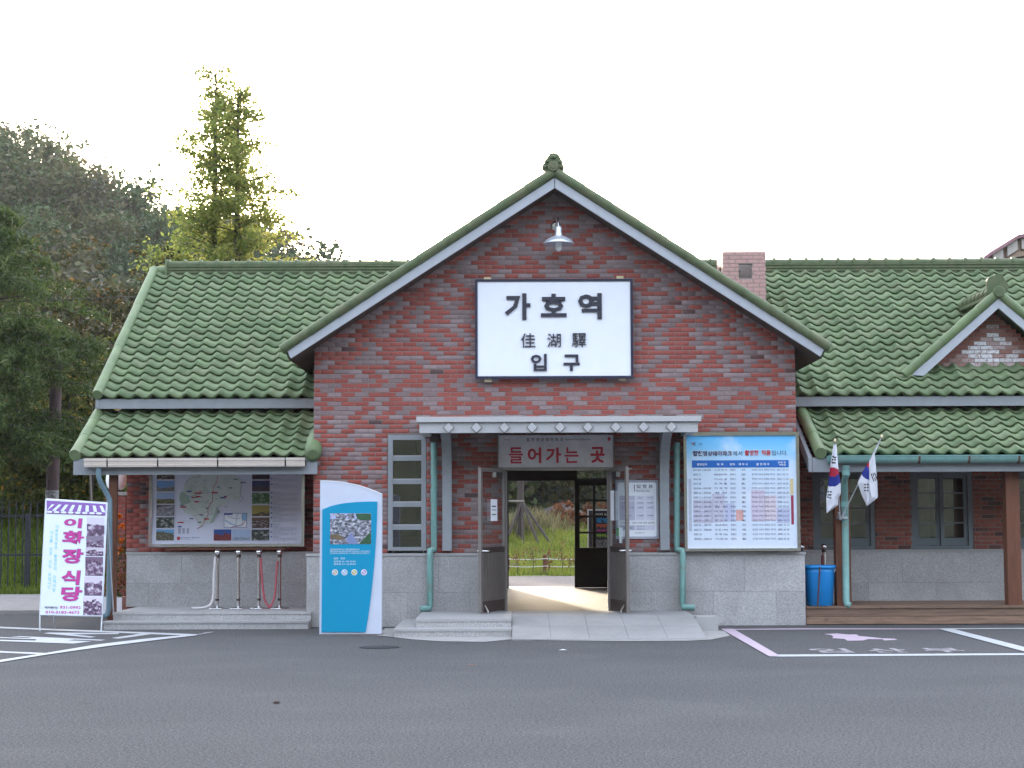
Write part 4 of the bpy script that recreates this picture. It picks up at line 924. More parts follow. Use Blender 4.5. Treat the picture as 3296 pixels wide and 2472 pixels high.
M_land = mat('map_land', (.56, .60, .58), .4, var=.05, stain=(9, .5, .7, (.38, .45, .38), .6)); M_land2 = mat('map_green', (.33, .42, .35), .4, var=.05)
part('map_land', M_land, mb, lambda b: b.poly([to(x, y, .003) for x, y in land][::-1]))
part('map_park', M_land2, mb, lambda b: b.poly([to(x, y, .005) for x, y in ((442, 405), (455, 355), (500, 335), (530, 380), (580, 420), (600, 480), (540, 500), (470, 520), (452, 470))][::-1]))
part('map_park', M_land2, mb, lambda b: (b.poly([to(x, y, .005) for x, y in ((940, 540), (965, 590), (915, 690), (905, 735), (850, 755), (860, 710), (900, 640))][::-1])))
def line(b, pts, w, mi=0, lift=.007):
    for (x0, y0), (x1, y1) in zip(pts, pts[1:]):
        d = math.hypot(x1 - x0, y1 - y0) or 1; nx_, ny_ = -(y1 - y0) / d * w / 2, (x1 - x0) / d * w / 2
        b.poly([to(x0 - nx_, y0 - ny_, lift), to(x1 - nx_, y1 - ny_, lift), to(x1 + nx_, y1 + ny_, lift), to(x0 + nx_, y0 + ny_, lift)], mi)
M_pr = mat('map_red', (.45, .06, .07), .5, var=0); M_pb = mat('map_blue', (.05, .08, .30), .5, var=0); M_pg = mat('map_grey', (.22, .23, .30), .5, var=0); M_pc = mat('map_cyan', (.25, .45, .65), .5, var=0)
def roads(b):
    line(b, [(680, 825), (740, 790), (790, 700), (825, 640), (820, 570), (850, 500), (885, 460), (880, 370), (890, 290), (930, 220), (945, 130)], 7, 0)
    line(b, [(540, 260), (535, 200), (620, 150), (720, 150)], 4, 2); line(b, [(1260, 200), (1240, 380), (1285, 430), (1230, 490)], 4, 2); line(b, [(500, 380), (600, 400), (700, 370), (880, 345)], 4, 2); line(b, [(850, 500), (760, 470), (650, 480), (560, 450)], 3, 2); line(b, [(885, 350), (1000, 420), (1110, 380), (1200, 360)], 3, 2); line(b, [(820, 600), (700, 640), (600, 660)], 3, 2)
    for x, y, w, mi in ((630, 100, 70, 0), (640, 358, 95, 0), (870, 352, 75, 0), (600, 415, 50, 0), (640, 470, 60, 0), (455, 540, 80, 0), (980, 420, 75, 1), (1030, 402, 40, 0), (770, 697, 65, 0), (540, 335, 65, 1), (560, 400, 40, 3), (660, 402, 65, 0), (450, 517, 60, 2), (940, 280, 35, 2), (1090, 290, 50, 2), (790, 555, 40, 2), (710, 645, 50, 2), (1240, 222, 80, 2), (1150, 180, 60, 2), (580, 690, 50, 2), (690, 740, 50, 2), (430, 795, 48, 1), (425, 740, 80, 0)):
        rect(b, to, x, y - 8, x + w, y + 9, mi, .008)
    for k in range(34):
        x, y = random.uniform(480, 1220), random.uniform(90, 720)
        if abs(x - 850) < 330 - abs(y - 300) * .5: rect(b, to, x, y, x + random.uniform(14, 46), y + 7, random.choice((2, 2, 2, 0, 3)), .008)
tag(part('map_roads', [M_pr, M_pb, M_pg, M_pc], mb, roads), kind='stuff')
PX = [picture('photo_crag', (.16, .30, .55), (.17, .16, .15), (.34, .31, .28), .45), picture('photo_lake', (.30, .40, .62), (.14, .13, .06), (.30, .24, .12), .5, 3), picture('photo_gorge', (.05, .035, .04), (.22, .21, .24), (.5, .5, .55), .85, 2.5),
      picture('photo_waterfall', (.03, .035, .03), (.045, .05, .04), (.45, .45, .45), .95, 3), picture('photo_peak', (.13, .32, .55), (.10, .09, .06), (.32, .30, .22), .7, 6), picture('photo_autumn', (.03, .08, .30), (.20, .03, .04), (.30, .08, .07), .6, 9),
      picture('photo_park', (.06, .13, .05), (.06, .14, .045), (.35, .38, .30), .9, 3), picture('photo_gold', (.34, .27, .07), (.10, .065, .02), (.40, .30, .08), .3, 2.5), picture('photo_wood', (.12, .06, .035), (.09, .05, .04), (.50, .48, .48), .8, 5), picture('photo_dusk', (.02, .02, .09), (.05, .02, .03), (.10, .05, .06), .4, 5), picture('photo_snow', (.36, .45, .62), (.34, .40, .52), (.12, .10, .10), .35, 4)]
for i, (y0, y1, k) in enumerate(((20, 175, 8), (195, 335, 0), (352, 495, 1), (512, 655, 2), (672, 812, 3), (832, 975, 4))): pic('photo', to, 145, y0, 379, y1, PX[k], mb, .004)
for i, (y0, y1, k) in enumerate(((20, 180, 9), (197, 340, 9), (357, 500, 6), (520, 662, 7), (680, 820, 8), (838, 980, 3))): pic('photo', to, 1397, y0, 1628, y1, PX[k], mb, .004)
pic('photo', to, 900, 835, 1130, 980, PX[5], mb, .004); pic('photo', to, 1143, 837, 1378, 980, PX[10], mb, .004)
part('inset_map', [M_white, M_pb, M_pc, M_pr, M_pg], mb, lambda b: (rect(b, to, 1032, 622, 1332, 810, 1, .004), rect(b, to, 1037, 627, 1327, 805, 0, .006), rect(b, to, 1270, 628, 1326, 720, 2, .0075), rect(b, to, 1037, 627, 1145, 645, 1, .008), line(b, [(1050, 715), (1120, 760), (1200, 790), (1260, 785)], 14, 2, .008), line(b, [(1210, 630), (1195, 720), (1185, 800)], 6, 4, .009), line(b, [(1260, 650), (1280, 720), (1270, 790)], 6, 4, .009), line(b, [(1130, 803), (1230, 790), (1290, 760), (1315, 715)], 7, 3, .0095), line(b, [(1085, 640), (1090, 665), (1160, 690), (1250, 695)], 5, 4, .009)))
def blurb(b):
    for k, (y, n) in enumerate(((105, 2), (170, 2), (245, 4), (355, 3), (415, 4), (490, 2), (548, 4), (622, 3), (683, 4), (772, 0), (798, 4), (872, 3), (932, 4))):
        rect(b, to, 1645, y - 8, 1663, y + 8, 1, .004); put_text(b, '합천영상 입장역', to, 1672, 1672 + 60 + (k * 37) % 60, y - 8, y + 8, 0, .01, .004)
        for j in range(n): put_text(b, '합천영상테마파크에서 촬영한 작품입니다 들어가는 곳 이화장 식당 가호역', to, 1672, 1985 - (j == n - 1) * ((k * 53) % 160), y + 12 + 12 * j, y + 21 + 12 * j, 0, 0, .004)
    put_text(b, '합천영상  테마파크', to, 475, 718, 930, 950, 0, .01, .004); put_text(b, 'Hapcheon-gun tourist map', to, 475, 630, 958, 970, 0, 0, .004)
    for c_ in range(3):
        for j in range(6): rect(b, to, 432 + 58 * c_, 820 + 12 * j, 468 + 52 * c_, 826 + 12 * j, 0, .004)
tag(part('lettering', [M_pg, M_pb], mb, blurb), kind='stuff')
part('emblem', M_pr, mb, lambda b: (b.poly([to(440 + 24 * math.cos(t), 948 - 24 * math.sin(t), .004) for t in np.linspace(0, 6.0, 16)])))

# blue information pylon
ck = crop(1020, 1530, 4.742); KYp = -1.85
to = plane_map(ck, KYp)
kb = W(1028, 2039, KYp); kx0, kx1 = kb.x, W(1227.6, 2039, KYp).x
ks = empty('information_pylon', ((kx0 + kx1) / 2, KYp, 0), 'tall white and bright blue information pylon with a small aerial map', 'sign')
xs = [(38, 88), (120, 90), (260, 96), (400, 112), (540, 138), (660, 168), (780, 208), (880, 246), (985, 290)]
def fl(x): return kx0 + (x - 38) / (985 - 38) * (kx1 - kx0)
top = [(fl(x), W(*ck(x, y), KYp).z) for x, y in xs]
M_pyl = mat('pylon_white', (.56, .60, .70), .35, var=.03); M_cyan = mat('pylon_blue', (.003, .27, .46), .35, var=.02)
part('body', M_pyl, ks, lambda b: b.prism([(kx0, 0), (kx1, 0)] + top[::-1], KYp, KYp + .14))
part('edge_trim', M_white, ks, lambda b: [b.bar((p[0], KYp + .07, p[1] + .004), (q[0], KYp + .07, q[1] + .004), .15, .012, (0, 0, 1)) for p, q in zip(top, top[1:])])
part('foot', M_dframe, ks, lambda b: b.box(kx0 - .012, kx1 + .012, KYp - .012, KYp + .152, 0, .02))
kz = lambda y: W(*ck(500, y), KYp).z
blue = [(75, 520), (200, 470), (300, 445), (400, 426), (500, 415), (600, 407), (800, 400), (920, 402), (915, 650), (905, 900), (890, 1150), (870, 1400), (845, 1660), (818, 1900), (785, 2150), (745, 2390), (72, 2390), (75, 1500)]
part('blue_panel', M_cyan, ks, lambda b: b.prism([(fl(x), max(kz(y), .03)) for x, y in blue][::-1], KYp - .018, KYp - .001))
def tk(x, y, lift=0): return Vector((fl(x), KYp - .019 - lift, kz(y)))
pm_ = picture('aerial_photo', (.40, .44, .66), (.22, .22, .27), (.74, .76, .82), .93, 9, dark=(.03, .04, .04))
pic('aerial_map', tk, 197, 580, 825, 1050, pm_, ks, .002)
M_wood2 = mat('print_forest', (.04, .10, .05), .4, var=.4, scale=60); M_river = mat('print_river', (.20, .24, .42), .4, var=.05)
part('map_patches', [M_wood2, M_river, M_pg, mat('print_scrub', (.16, .12, .07), .4, var=.4, scale=60)], ks, lambda b: (b.poly([tk(x, y, .004) for x, y in ((585, 584), (822, 584), (822, 680), (700, 690), (610, 660))][::-1]), b.poly([tk(x, y, .004) for x, y in ((500, 870), (540, 900), (600, 1010), (640, 1046), (470, 1046), (440, 960), (480, 930))][::-1], 1), b.poly([tk(x, y, .004) for x, y in ((822, 860), (822, 1046), (640, 1046), (720, 960))][::-1], 0), b.poly([tk(x, y, .004) for x, y in ((200, 900), (330, 900), (430, 970), (330, 985), (200, 960))][::-1], 3)))
b = MB()
for tx, x0, x1, y0, y1 in (('합천영상테마파크는 영화 촬영장입니다', 200, 645, 1118, 1140), ('합천영상테마파크에서 촬영한 작품 이화장 식당 들어가는 곳 가호역 입구입니다', 200, 808, 1148, 1170), ('가호역 입구에서 영상테마파크 들어가는 곳 촬영한 작품 식당 입장 합천입니다', 200, 805, 1178, 1200), ('입장 · 영상', 255, 430, 1252, 1282), ('입장일 (3~10) 09:00', 255, 590, 1300, 1330), ('입장일 (11~2) 09:00', 255, 590, 1340, 1370)): put_text(b, tx, tk, x0, x1, y0, y1, 0, .004, .002)
small_print(b, M_white, ks)
for i, c in enumerate(((.45, .38, .25), (.30, .45, .62), (.50, .42, .12), (.42, .30, .55))):
    cx, cy = (275, 420, 570, 718)[i], 1480
    def disc(r, l): return [tk(cx + r * math.cos(a), cy - r * math.sin(a), l) for a in np.linspace(0, 2 * math.pi, 24, endpoint=False)]
    o = part('prohibition_symbol', M_white, ks, lambda b: b.poly(disc(46, .002)))
    part('disc', mat('symbol_%d' % i, c, .4, var=0), o, lambda b: b.poly(disc(36, .004)))
    part('bar', M_white, o, lambda b: b.poly([tk(cx + p, cy + q, .006) for p, q in ((-30, -22), (-22, -30), (30, 22), (22, 30))][::-1]))
# ================================================================== STANDING THINGS
# restaurant banner on a leaning stand
cb = crop(100, 1580, 3.606)
BL, BR = W(*cb(100, 1440), -.7), W(*cb(822, 1450), -.7); TL = W(*cb(172, 103), -.42); TR = W(*cb(880, 125), -.42)
def tb(x, y, lift=0):
    v = (1446 - y) / (1446 - 110); l0 = BL + (TL - BL) * v; r0 = BR + (TR - BR) * v
    xl = 100 + (172 - 100) * v; xr = 822 + (880 - 822) * v
    return l0 + (r0 - l0) * ((x - xl) / (xr - xl)) + Vector((0, -lift, 0))
bn = empty('restaurant_banner', ((BL.x + BR.x) / 2, -.7, 0), 'tall white restaurant banner with pink Korean letters on a leaning stand', 'banner')
M_vinyl = mat('banner_vinyl', (.66, .72, .80), .45, var=.02)
part('sheet', M_vinyl, bn, lambda b: b.add([tb(104, 1440, .0), tb(818, 1446, .0), tb(876, 128, .0), tb(176, 106, .0), tb(104, 1440, -.008), tb(818, 1446, -.008), tb(876, 128, -.008), tb(176, 106, -.008)], [(0, 1, 2, 3), (7, 6, 5, 4), (0, 4, 5, 1), (1, 5, 6, 2), (2, 6, 7, 3), (3, 7, 4, 0)]))
fl_, fr_ = W(*cb(103, 1590), -.72), W(*cb(815, 1590), -.72); fl_.z = fr_.z = 0
M_alu = mat('aluminium_tube', (.55, .58, .62), .35, metal=.7, var=.05)
part('stand', M_alu, bn, lambda b: (b.tube([fl_, tb(100, 1446, -.012), tb(172, 104, -.012)], .011, 8), b.tube([fr_, tb(822, 1450, -.012), tb(881, 126, -.012)], .011, 8), b.tube([tb(172, 104, -.012), tb(881, 126, -.012)], .011, 8), b.tube([tb(100, 1446, -.012), tb(822, 1450, -.012)], .013, 8)))
for s, f in ((tb(172, 130, -.03), fl_), (tb(878, 150, -.03), fr_)): part('rear_leg', M_alu, bn, lambda b: b.tube([s, Vector((f.x + .03, -.05, 0))], .01, 8))
M_pur = mat('banner_purple', (.22, .10, .36), .45, var=.15, scale=40); M_pnk = mat('banner_pink', (.48, .03, .26), .45, var=.03); M_sh = mat('banner_shadow', (.22, .16, .24), .5, var=0); M_cy = mat('banner_cyan', (.22, .60, .74), .45, var=0); M_plum = mat('banner_plum', (.16, .03, .12), .45, var=.1)
part('printed_awning', [M_pur, M_vinyl, M_plum], bn, lambda b: (b.poly([tb(x, y, .003) for x, y in ((180, 118), (868, 140), (862, 268), (182, 262))][::-1]),
     [b.poly([tb(x, y, .005) for x, y in ((205 + 88 * k + (4 - k) * 9, 160), (240 + 88 * k + (4 - k) * 9, 162), (222 + 88 * k - (4 - k) * 9, 238), (182 + 88 * k - (4 - k) * 9 if k else 186, 236))][::-1], 1) for k in range(8)],
     [b.poly([tb(215 + 82 * k + 34 * math.cos(t), 252 + 13 * math.sin(t), .006) for t in np.linspace(0, 6.283, 12, endpoint=False)][::-1], 1) for k in range(8)],
     b.poly([tb(x, y, .0065) for x, y in ((182, 262), (862, 268), (861, 276), (181, 270))][::-1], 2)))
BW = (('이', 378, 582, 322, 428), ('화', 358, 606, 468, 622), ('장', 352, 592, 678, 845), ('식', 345, 556, 930, 1092), ('당', 342, 578, 1118, 1280))
for ch_, x0, x1, y0, y1 in BW: put_letters(bn, ch_, tb, x0, x1, y0, y1, [(M_sh, .05, .003, 5), (M_pnk, .03, .006, 0)], 0, .12)
b = MB()
for k, ch_ in enumerate('이화장식당은 촬영인의 단체식당'): 
    if ch_ != ' ': put_text(b, ch_, tb, 285 - 2.4 * k, 318 - 2.4 * k, 400 + 49 * k, 440 + 49 * k, 0, .015, .003)
for k, ch_ in enumerate('식사를 한곳 있는 곳입니다'):
    if ch_ != ' ': put_text(b, ch_, tb, 222 - 2.2 * k, 255 - 2.2 * k, 470 + 49 * k, 510 + 49 * k, 0, .015, .003)
small_print(b, M_cy, bn)
b = MB(); put_text(b, '예약문의/', tb, 158, 315, 1345, 1375, 0, .02, .003); small_print(b, M_letter, bn)
b = MB(); put_text(b, '931-0992', tb, 335, 578, 1338, 1372, 0, .02, .003); put_text(b, '010-3183-4673', tb, 168, 560, 1395, 1428, 0, .02, .003); small_print(b, M_pnk, bn)
ph = [picture('mono_photo_%d' % k, s, (.13, .06, .13), (.62, .58, .66), h, n, dark=(.02, .012, .025)) for k, (s, h, n) in enumerate((((.55, .52, .60), .55, 3), ((.18, .14, .2), .5, 5), ((.5, .45, .52), .6, 4), ((.14, .08, .14), .8, 3), ((.56, .5, .58), .7, 3), ((.60, .54, .62), .75, 5)))]
for k, (x0, x1, y0, y1) in enumerate(((648, 852, 300, 520), (640, 845, 520, 655), (634, 840, 655, 755), (630, 836, 765, 985), (618, 826, 995, 1215), (606, 820, 1225, 1440))): pic('film_still', tb, x0, y0, x1, y1, ph[k], bn, .003)

# chrome rope posts
def stanchion(sx, label, h=.87, y=.8, z=.222, grp='chrome rope posts under the map board'):
    p = W(sx, 1953, y); p.z = z; e = empty('rope_post', p, label, 'post', grp)
    part('base', M_chrome, e, lambda b: b.lathe([(0, .0), (.15, 0), (.155, .008), (.14, .018), (.05, .03), (.026, .045)], p, 20))
    part('pole', M_chrome, e, lambda b: b.tube([p + Vector((0, 0, .03)), p + Vector((0, 0, h - .08))], .026, 12))
    part('collar', M_bronzed, e, lambda b: b.tube([p + Vector((0, 0, h - .11)), p + Vector((0, 0, h - .06))], .034, 12))
    part('collar', M_bronzed, e, lambda b: b.tube([p + Vector((0, 0, .12)), p + Vector((0, 0, .15))], .03, 12))
    part('ball', M_chrome, e, lambda b: b.lathe([(.045 * math.cos(t), .045 * math.sin(t)) for t in np.linspace(-1.57, 1.57, 11)], p + Vector((0, 0, h - .03)), 16))
    return p
s1_ = stanchion(699, 'leftmost chrome rope post under the map, white rope trailing from it')
s2_ = stanchion(767, 'second chrome rope post from the left under the map, with no rope')
s3_ = stanchion(833, 'third chrome rope post under the map, left end of the pink rope')
s4_ = stanchion(899, 'rightmost chrome rope post under the map, right end of the pink rope')
def rope(name, pts, m, label):
    P = [Vector(p) for p in pts]; out = []
    for i in range(len(P) - 1):                      # Catmull-Rom smoothing
        p0, p1, p2, p3 = P[max(i - 1, 0)], P[i], P[i + 1], P[min(i + 2, len(P) - 1)]
        for t in np.linspace(0, 1, 8, endpoint=False): out.append(.5 * ((2 * p1) + (p2 - p0) * t + (2 * p0 - 5 * p1 + 4 * p2 - p3) * t * t + (3 * p1 - p0 - 3 * p2 + p3) * t ** 3))
    out.append(P[-1]); tag(part(name, m, None, lambda b: b.tube(out, .018, 8)), label, 'rope')
M_prope = mat('pink_rope', (.42, .10, .12), .7, var=.15, scale=40); M_wrope = mat('white_rope', (.62, .58, .58), .7, var=.1, scale=40)
u = lambda p, dx, dy, z: p + Vector((dx, dy, z - .222))
rope('rope', [u(s3_, .03, -.03, .98), u(s3_, .05, -.05, .7), u(s3_, .09, -.06, .38), u(s3_, .16, -.07, .26), u(s4_, -.12, -.07, .26), u(s4_, -.06, -.06, .42), u(s4_, -.04, -.05, .75), u(s4_, -.03, -.03, .93)], M_prope, 'pink rope sagging to the floor between two chrome posts')
rope('rope', [u(s1_, -.03, -.03, 1.0), u(s1_, -.045, -.05, .7), u(s1_, -.05, -.06, .42), u(s1_, -.09, -.08, .29), u(s1_, -.2, -.1, .243), u(s1_, -.36, -.12, .241)], M_wrope, 'white rope hanging from the leftmost chrome post onto the floor')
p5 = stanchion(2655, 'chrome ball topped rope post behind the blue bin', .87, .9, .27, 'chrome rope posts by the blue bin')
p6 = stanchion(2583, 'chrome rope post mostly hidden by the corner of the granite plinth', .87, .75, .27, 'chrome rope posts by the blue bin')
rope('rope', [p5 + Vector((-.03, -.03, .72)), p5 + Vector((-.045, -.05, .5)), p5 + Vector((-.06, -.07, .25)), p5 + Vector((-.07, -.08, .05))], mat('dark_red_rope', (.16, .03, .035), .7), 'dark red rope hanging down the post behind the blue bin')

# blue bin and stick
cbk = crop(2560, 1380, 2.765); bp = W(*cbk(215, 1582), .18); bp.z = .272
bkt = empty('blue_bin', bp, 'round bright blue plastic bin on the timber deck', 'bin')
M_bp = mat('blue_plastic', (.006, .20, .52), .4, var=.05, scale=12)
part('tub', M_bp, bkt, lambda b: b.lathe([(0, .0), (.185, 0), (.195, .01), (.225, .48), (.228, .56), (.215, .56), (.185, .03), (0, .03)], bp, 28))
part('rim', M_bp, bkt, lambda b: b.lathe([(.226, .535), (.245, .54), (.252, .56), (.245, .585), (.226, .585), (.216, .57), (.226, .535)], bp, 28))
part('handle', M_wrope, bkt, lambda b: b.tube([bp + Vector((.245, -.02, .55)), bp + Vector((.2, -.16, .5)), bp + Vector((.19, -.18, .49)), bp + Vector((.23, -.08, .53))], .006, 6))
tag(part('stick', mat('dark_stick', (.07, .035, .03), .7), None, lambda b: b.tube([bp + Vector((-.075, -.27, .0)), bp + Vector((-.03, -.25, .57))], .013, 8)), 'thin dark wooden stick leaning on the front of the blue bin', 'stick')

# two national flags in one bracket
M_fw = mat('flag_white', (.70, .71, .76), .8, var=.02, trans=.25); M_fr = mat('flag_red', (.42, .02, .05), .8, var=.02, trans=.2); M_fb = mat('flag_blue', (.015, .03, .24), .8, var=.02, trans=.2); M_fk = mat('flag_black', (.012, .012, .015), .8, var=0)
FLY = -.45
def flag(name_label, lefts, rights, cfun, pole, fold, cat='flag'):
    e = empty('flag', pole[0], name_label, cat)
    part('pole', M_alu, e, lambda b: b.tube(pole, .0085, 8))
    tipc = pole[-1]
    part('finial', M_brass, e, lambda b: b.lathe([(.0, -.03), (.016, -.028), (.02, 0), (.012, .03), (0, .035)], tipc, 10))
    NV, NU = 90, 40; ys = np.linspace(lefts[0][1], max(lefts[-1][1], rights[-1][1]), NV + 1)
    lx = np.interp(ys, [p[1] for p in lefts], [p[0] for p in lefts]); rx_ = np.interp(ys, [p[1] for p in rights], [p[0] for p in rights])
    V, Fq, Mi = [], [], []
    for j, y in enumerate(ys):
        for i in range(NU + 1):
            s = i / NU; x = lx[j] + s * (rx_[j] - lx[j]); q = W(*cbk(x, y), FLY + fold(s, j / NV)); V.append(q)
    for j in range(NV):
        for i in range(NU):
            a = j * (NU + 1) + i; Fq.append((a, a + 1, a + NU + 2, a + NU + 1)[::-1])
            s = (i + .5) / NU; y = (ys[j] + ys[j + 1]) / 2; x = np.interp(y, ys, lx) + s * (np.interp(y, ys, rx_) - np.interp(y, ys, lx)); Mi.append(cfun(x, y))
    me = bpy.data.meshes.new('cloth'); me.from_pydata([v - pole[0] for v in V], [], Fq)
    for m in (M_fw, M_fr, M_fb, M_fk): me.materials.append(m)
    me.polygons.foreach_set('material_index', Mi); me.polygons.foreach_set('use_smooth', [True] * len(Fq)); me.update()
    link(bpy.data.objects.new('cloth', me), e, pole[0])
def bars(x, y, cx, cy, ang, w, h, broken=()):
    c, s = math.cos(ang), math.sin(ang); u = (x - cx) * c + (y - cy) * s; v = -(x - cx) * s + (y - cy) * c
    for k in (-1, 0, 1):
        if abs(v - k * h * 1.75) < h / 2 and abs(u) < w / 2 and not (k in broken and abs(u) < w * .08): return True
    return False
def col1(x, y):
    r = math.hypot(x - 328, y - 430) / 86
    if r < 1:
        return 1 if y < 430 - (x - 318) * .45 * (1 if x > 318 else .2) + 10 * math.sin((x - 328) / 20) else 2
    if bars(x, y, 343, 277, .12, 36, 14, (0,)) or bars(x, y, 303, 588, .06, 36, 14, (-1, 1)): return 3
    return 0
def col2(x, y):
    r = math.hypot(x - 672, y - 365) / 92
    if r < 1 and x < 658: return 1 if (y < 345 + (660 - x) * -.9 + 10 and x > 632) else 2
    if bars(x, y, 632, 523, .02, 40, 15, (-1, 0, 1)): return 3
    if bars(x, y, 702, 430, 1.2, 75, 9, (0,)): return 3
    return 0
br = W(*cbk(400, 790), -.1)
pole1 = [br + Vector((-.005, -.02, 0)), W(*cbk(352, 108), FLY - .03)]; pole2 = [br + Vector((.02, -.02, .01)), W(*cbk(768, 72), FLY - .05)]
flag('left Korean flag hanging limp beside the green rain pipe', [(340, 140), (322, 250), (305, 380), (290, 520), (275, 620), (278, 750)], [(368, 150), (376, 280), (388, 400), (405, 500), (405, 580), (380, 620), (380, 680), (280, 752)], col1, pole1, lambda s, t: .05 * math.sin(s * 5 + t * 2) * min(1, t * 3) - .02)
flag('right Korean flag drooping from a pole slanting over the gutter', [(752, 95), (692, 225), (655, 290), (600, 380), (555, 480), (590, 590), (636, 686)], [(760, 105), (706, 225), (718, 340), (728, 470), (736, 610), (640, 688)], col2, pole2, lambda s, t: .06 * math.sin(s * 6.5 + 1 + t) * min(1, t * 3) + (-.05 if s > .55 else 0) * min(1, t * 2))
tag(part('flag_bracket', M_alu, None, lambda b: (b.tube([br + Vector((0, -.0, -.03)), br + Vector((-.03, -.06, .07))], .016, 8), b.tube([br + Vector((0, -.0, -.03)), br + Vector((.06, -.05, .08))], .016, 8), b.box(br.x - .02, br.x + .12, -.06, .115, br.z - .02, br.z + .015))), 'small metal bracket on the porch post holding two flag poles', 'bracket')

# gable lamp
cl = crop(1350, 450, 1.8433); wl0 = W(*cl(808, 510), 0); lp = W(*cl(826, 600), -.35)
lm = empty('wall_lamp', (wl0.x, 0, wl0.z), 'enamel barn lamp with bare bulb high under the gable peak', 'lamp')
part('rose', M_chrome, lm, lambda b: b.tube([(wl0.x, .0, wl0.z), (wl0.x, -.02, wl0.z), (wl0.x, -.03, wl0.z)], [.075, .07, .04], 18))
part('arm', M_chrome, lm, lambda b: b.tube([(wl0.x, -.02, wl0.z), (wl0.x + .02, -.2, wl0.z + .09), (lp.x - .01, -.31, wl0.z + .06), (lp.x, -.35, lp.z + .2)], .013, 10))
part('socket', M_alu, lm, lambda b: b.lathe([(.0, .22), (.04, .22), (.05, .19), (.05, .12), (.06, .1), (.06, .06)], (lp.x, -.35, lp.z), 16))
part('lamp_shade', mat('lamp_enamel', (.62, .66, .74), .18, metal=.5, var=.03), lm, lambda b: b.lathe([(.05, .08), (.11, .06), (.18, .02), (.225, -.03), (.23, -.05), (.22, -.045), (.17, .0), (.1, .04), (.04, .06)], (lp.x, -.35, lp.z), 28))
part('bulb', mat('bulb_glass', (.75, .76, .76), .15, var=0), lm, lambda b: b.lathe([(.03, .05), (.045, .0), (.05, -.06), (.045, -.12), (.025, -.15), (0, -.155)], (lp.x, -.35, lp.z), 14))

# gate pillar with globe lamp, planter with orange flowers
q0, q1 = W(338, 1650, 4.0), W(405.5, 1583, 4.0)
gpz = q1.z
gpil = empty('gate_pillar', ((q0.x + q1.x) / 2, 4.2, .06), 'brick gate pillar carrying the white globe lamp beside the left porch', 'pillar')
part('core', M_mortar, gpil, lambda b: b.box(q0.x + .008, q1.x - .008, 4.008, 4.4, .06, gpz - .06))
for p, q, z, i in brick_rows(q0.x, q1.x, .06, gpz - .07, []):
    v, f = chamfer_brick(q - p, .057); part('brick', M_brick, gpil, lambda b: b.add([((p + q) / 2 + x, 4 + y, z + .0285 + zz) for x, y, zz in v], f, 0, False, random.uniform(.05, .5)))
part('coping', M_pale, gpil, lambda b: b.box(q0.x - .02, q1.x + .02, 3.98, 4.42, gpz - .06, gpz))
gc = W(374, 1555, 4.2)
gl_ = empty('globe_lamp', (gc.x, 4.2, gpz), 'white globe lamp on the brick gate pillar, half hidden by a wooden post', 'lamp')
part('globe', mat('opal_globe', (.80, .80, .80), .3, var=0), gl_, lambda b: b.lathe([(.172 * max(.02, abs(math.cos(t))) ** .6 + .002, .19 * math.sin(t)) for t in np.linspace(-1.5, 1.5, 15)], (gc.x, 4.2, gpz + .21), 22))
part('neck', M_bronzed, gl_, lambda b: b.lathe([(.09, 0), (.09, .04), (.06, .07)], (gc.x, 4.2, gpz), 14))
pp0, pp1 = W(335, 1925, 2.9), W(393, 1898, 2.9)
pln = empty('flower_planter', ((pp0.x + pp1.x) / 2, 3.05, 0), 'low white planter of orange flowers at the left end of the porch', 'planter')
def trough(b):
    a, e = pp0.x - .1, pp1.x
    z1 = .3; b.box(a, e, 2.9, 2.93, .0, z1); b.box(a, e, 3.2, 3.23, .0, z1); b.box(a, a + .03, 2.93, 3.2, .0, z1); b.box(e - .03, e, 2.93, 3.2, .0, z1); b.box(a + .03, e - .03, 2.93, 3.2, .02, z1 - .05)
part('trough', M_white, pln, trough)

# ---- fence and gate on the left
fg = G(60, 1912); FNY = fg.y
def fz(sy): return W(60, sy, FNY).z
fn = empty('railing_fence', (-9.6, FNY, 0), 'black iron railing fence in front of the grassy bank', 'fence')
M_iron = mat('black_iron', (.022, .024, .032), .5, var=.1)
zt_, zr1_, zr2_, zb_ = fz(1612), fz(1660), fz(1786), fz(1905)
xe_ = W(345, 1700, FNY).x; x = -13.0
while x < xe_: 
    part('bar', M_iron, fn, lambda b: (b.box(x - .011, x + .011, FNY - .011, FNY + .011, .06, zt_ - .03), b.add([(x - .011, FNY - .011, zt_ - .03), (x + .011, FNY - .011, zt_ - .03), (x + .011, FNY + .011, zt_ - .03), (x - .011, FNY + .011, zt_ - .03), (x, FNY, zt_)], [(0, 1, 4), (1, 2, 4), (2, 3, 4), (3, 0, 4)])))
    x += .15
for z in (zr1_, zr2_, zb_): part('rail', M_iron, fn, lambda b: b.box(-13, xe_, FNY - .016, FNY + .016, z - .022, z + .022))
for sx in (90, 260): 
    px_ = W(sx, 1700, FNY).x; part('post', M_iron, fn, lambda b: b.box(px_ - .05, px_ + .05, FNY - .05, FNY + .05, 0, zr1_ + .05))
b = MB(); b.box(-30, -6.2, FNY - .12, FNY + .14, 0, .1); struct('fence_kerb', b, M_pale)

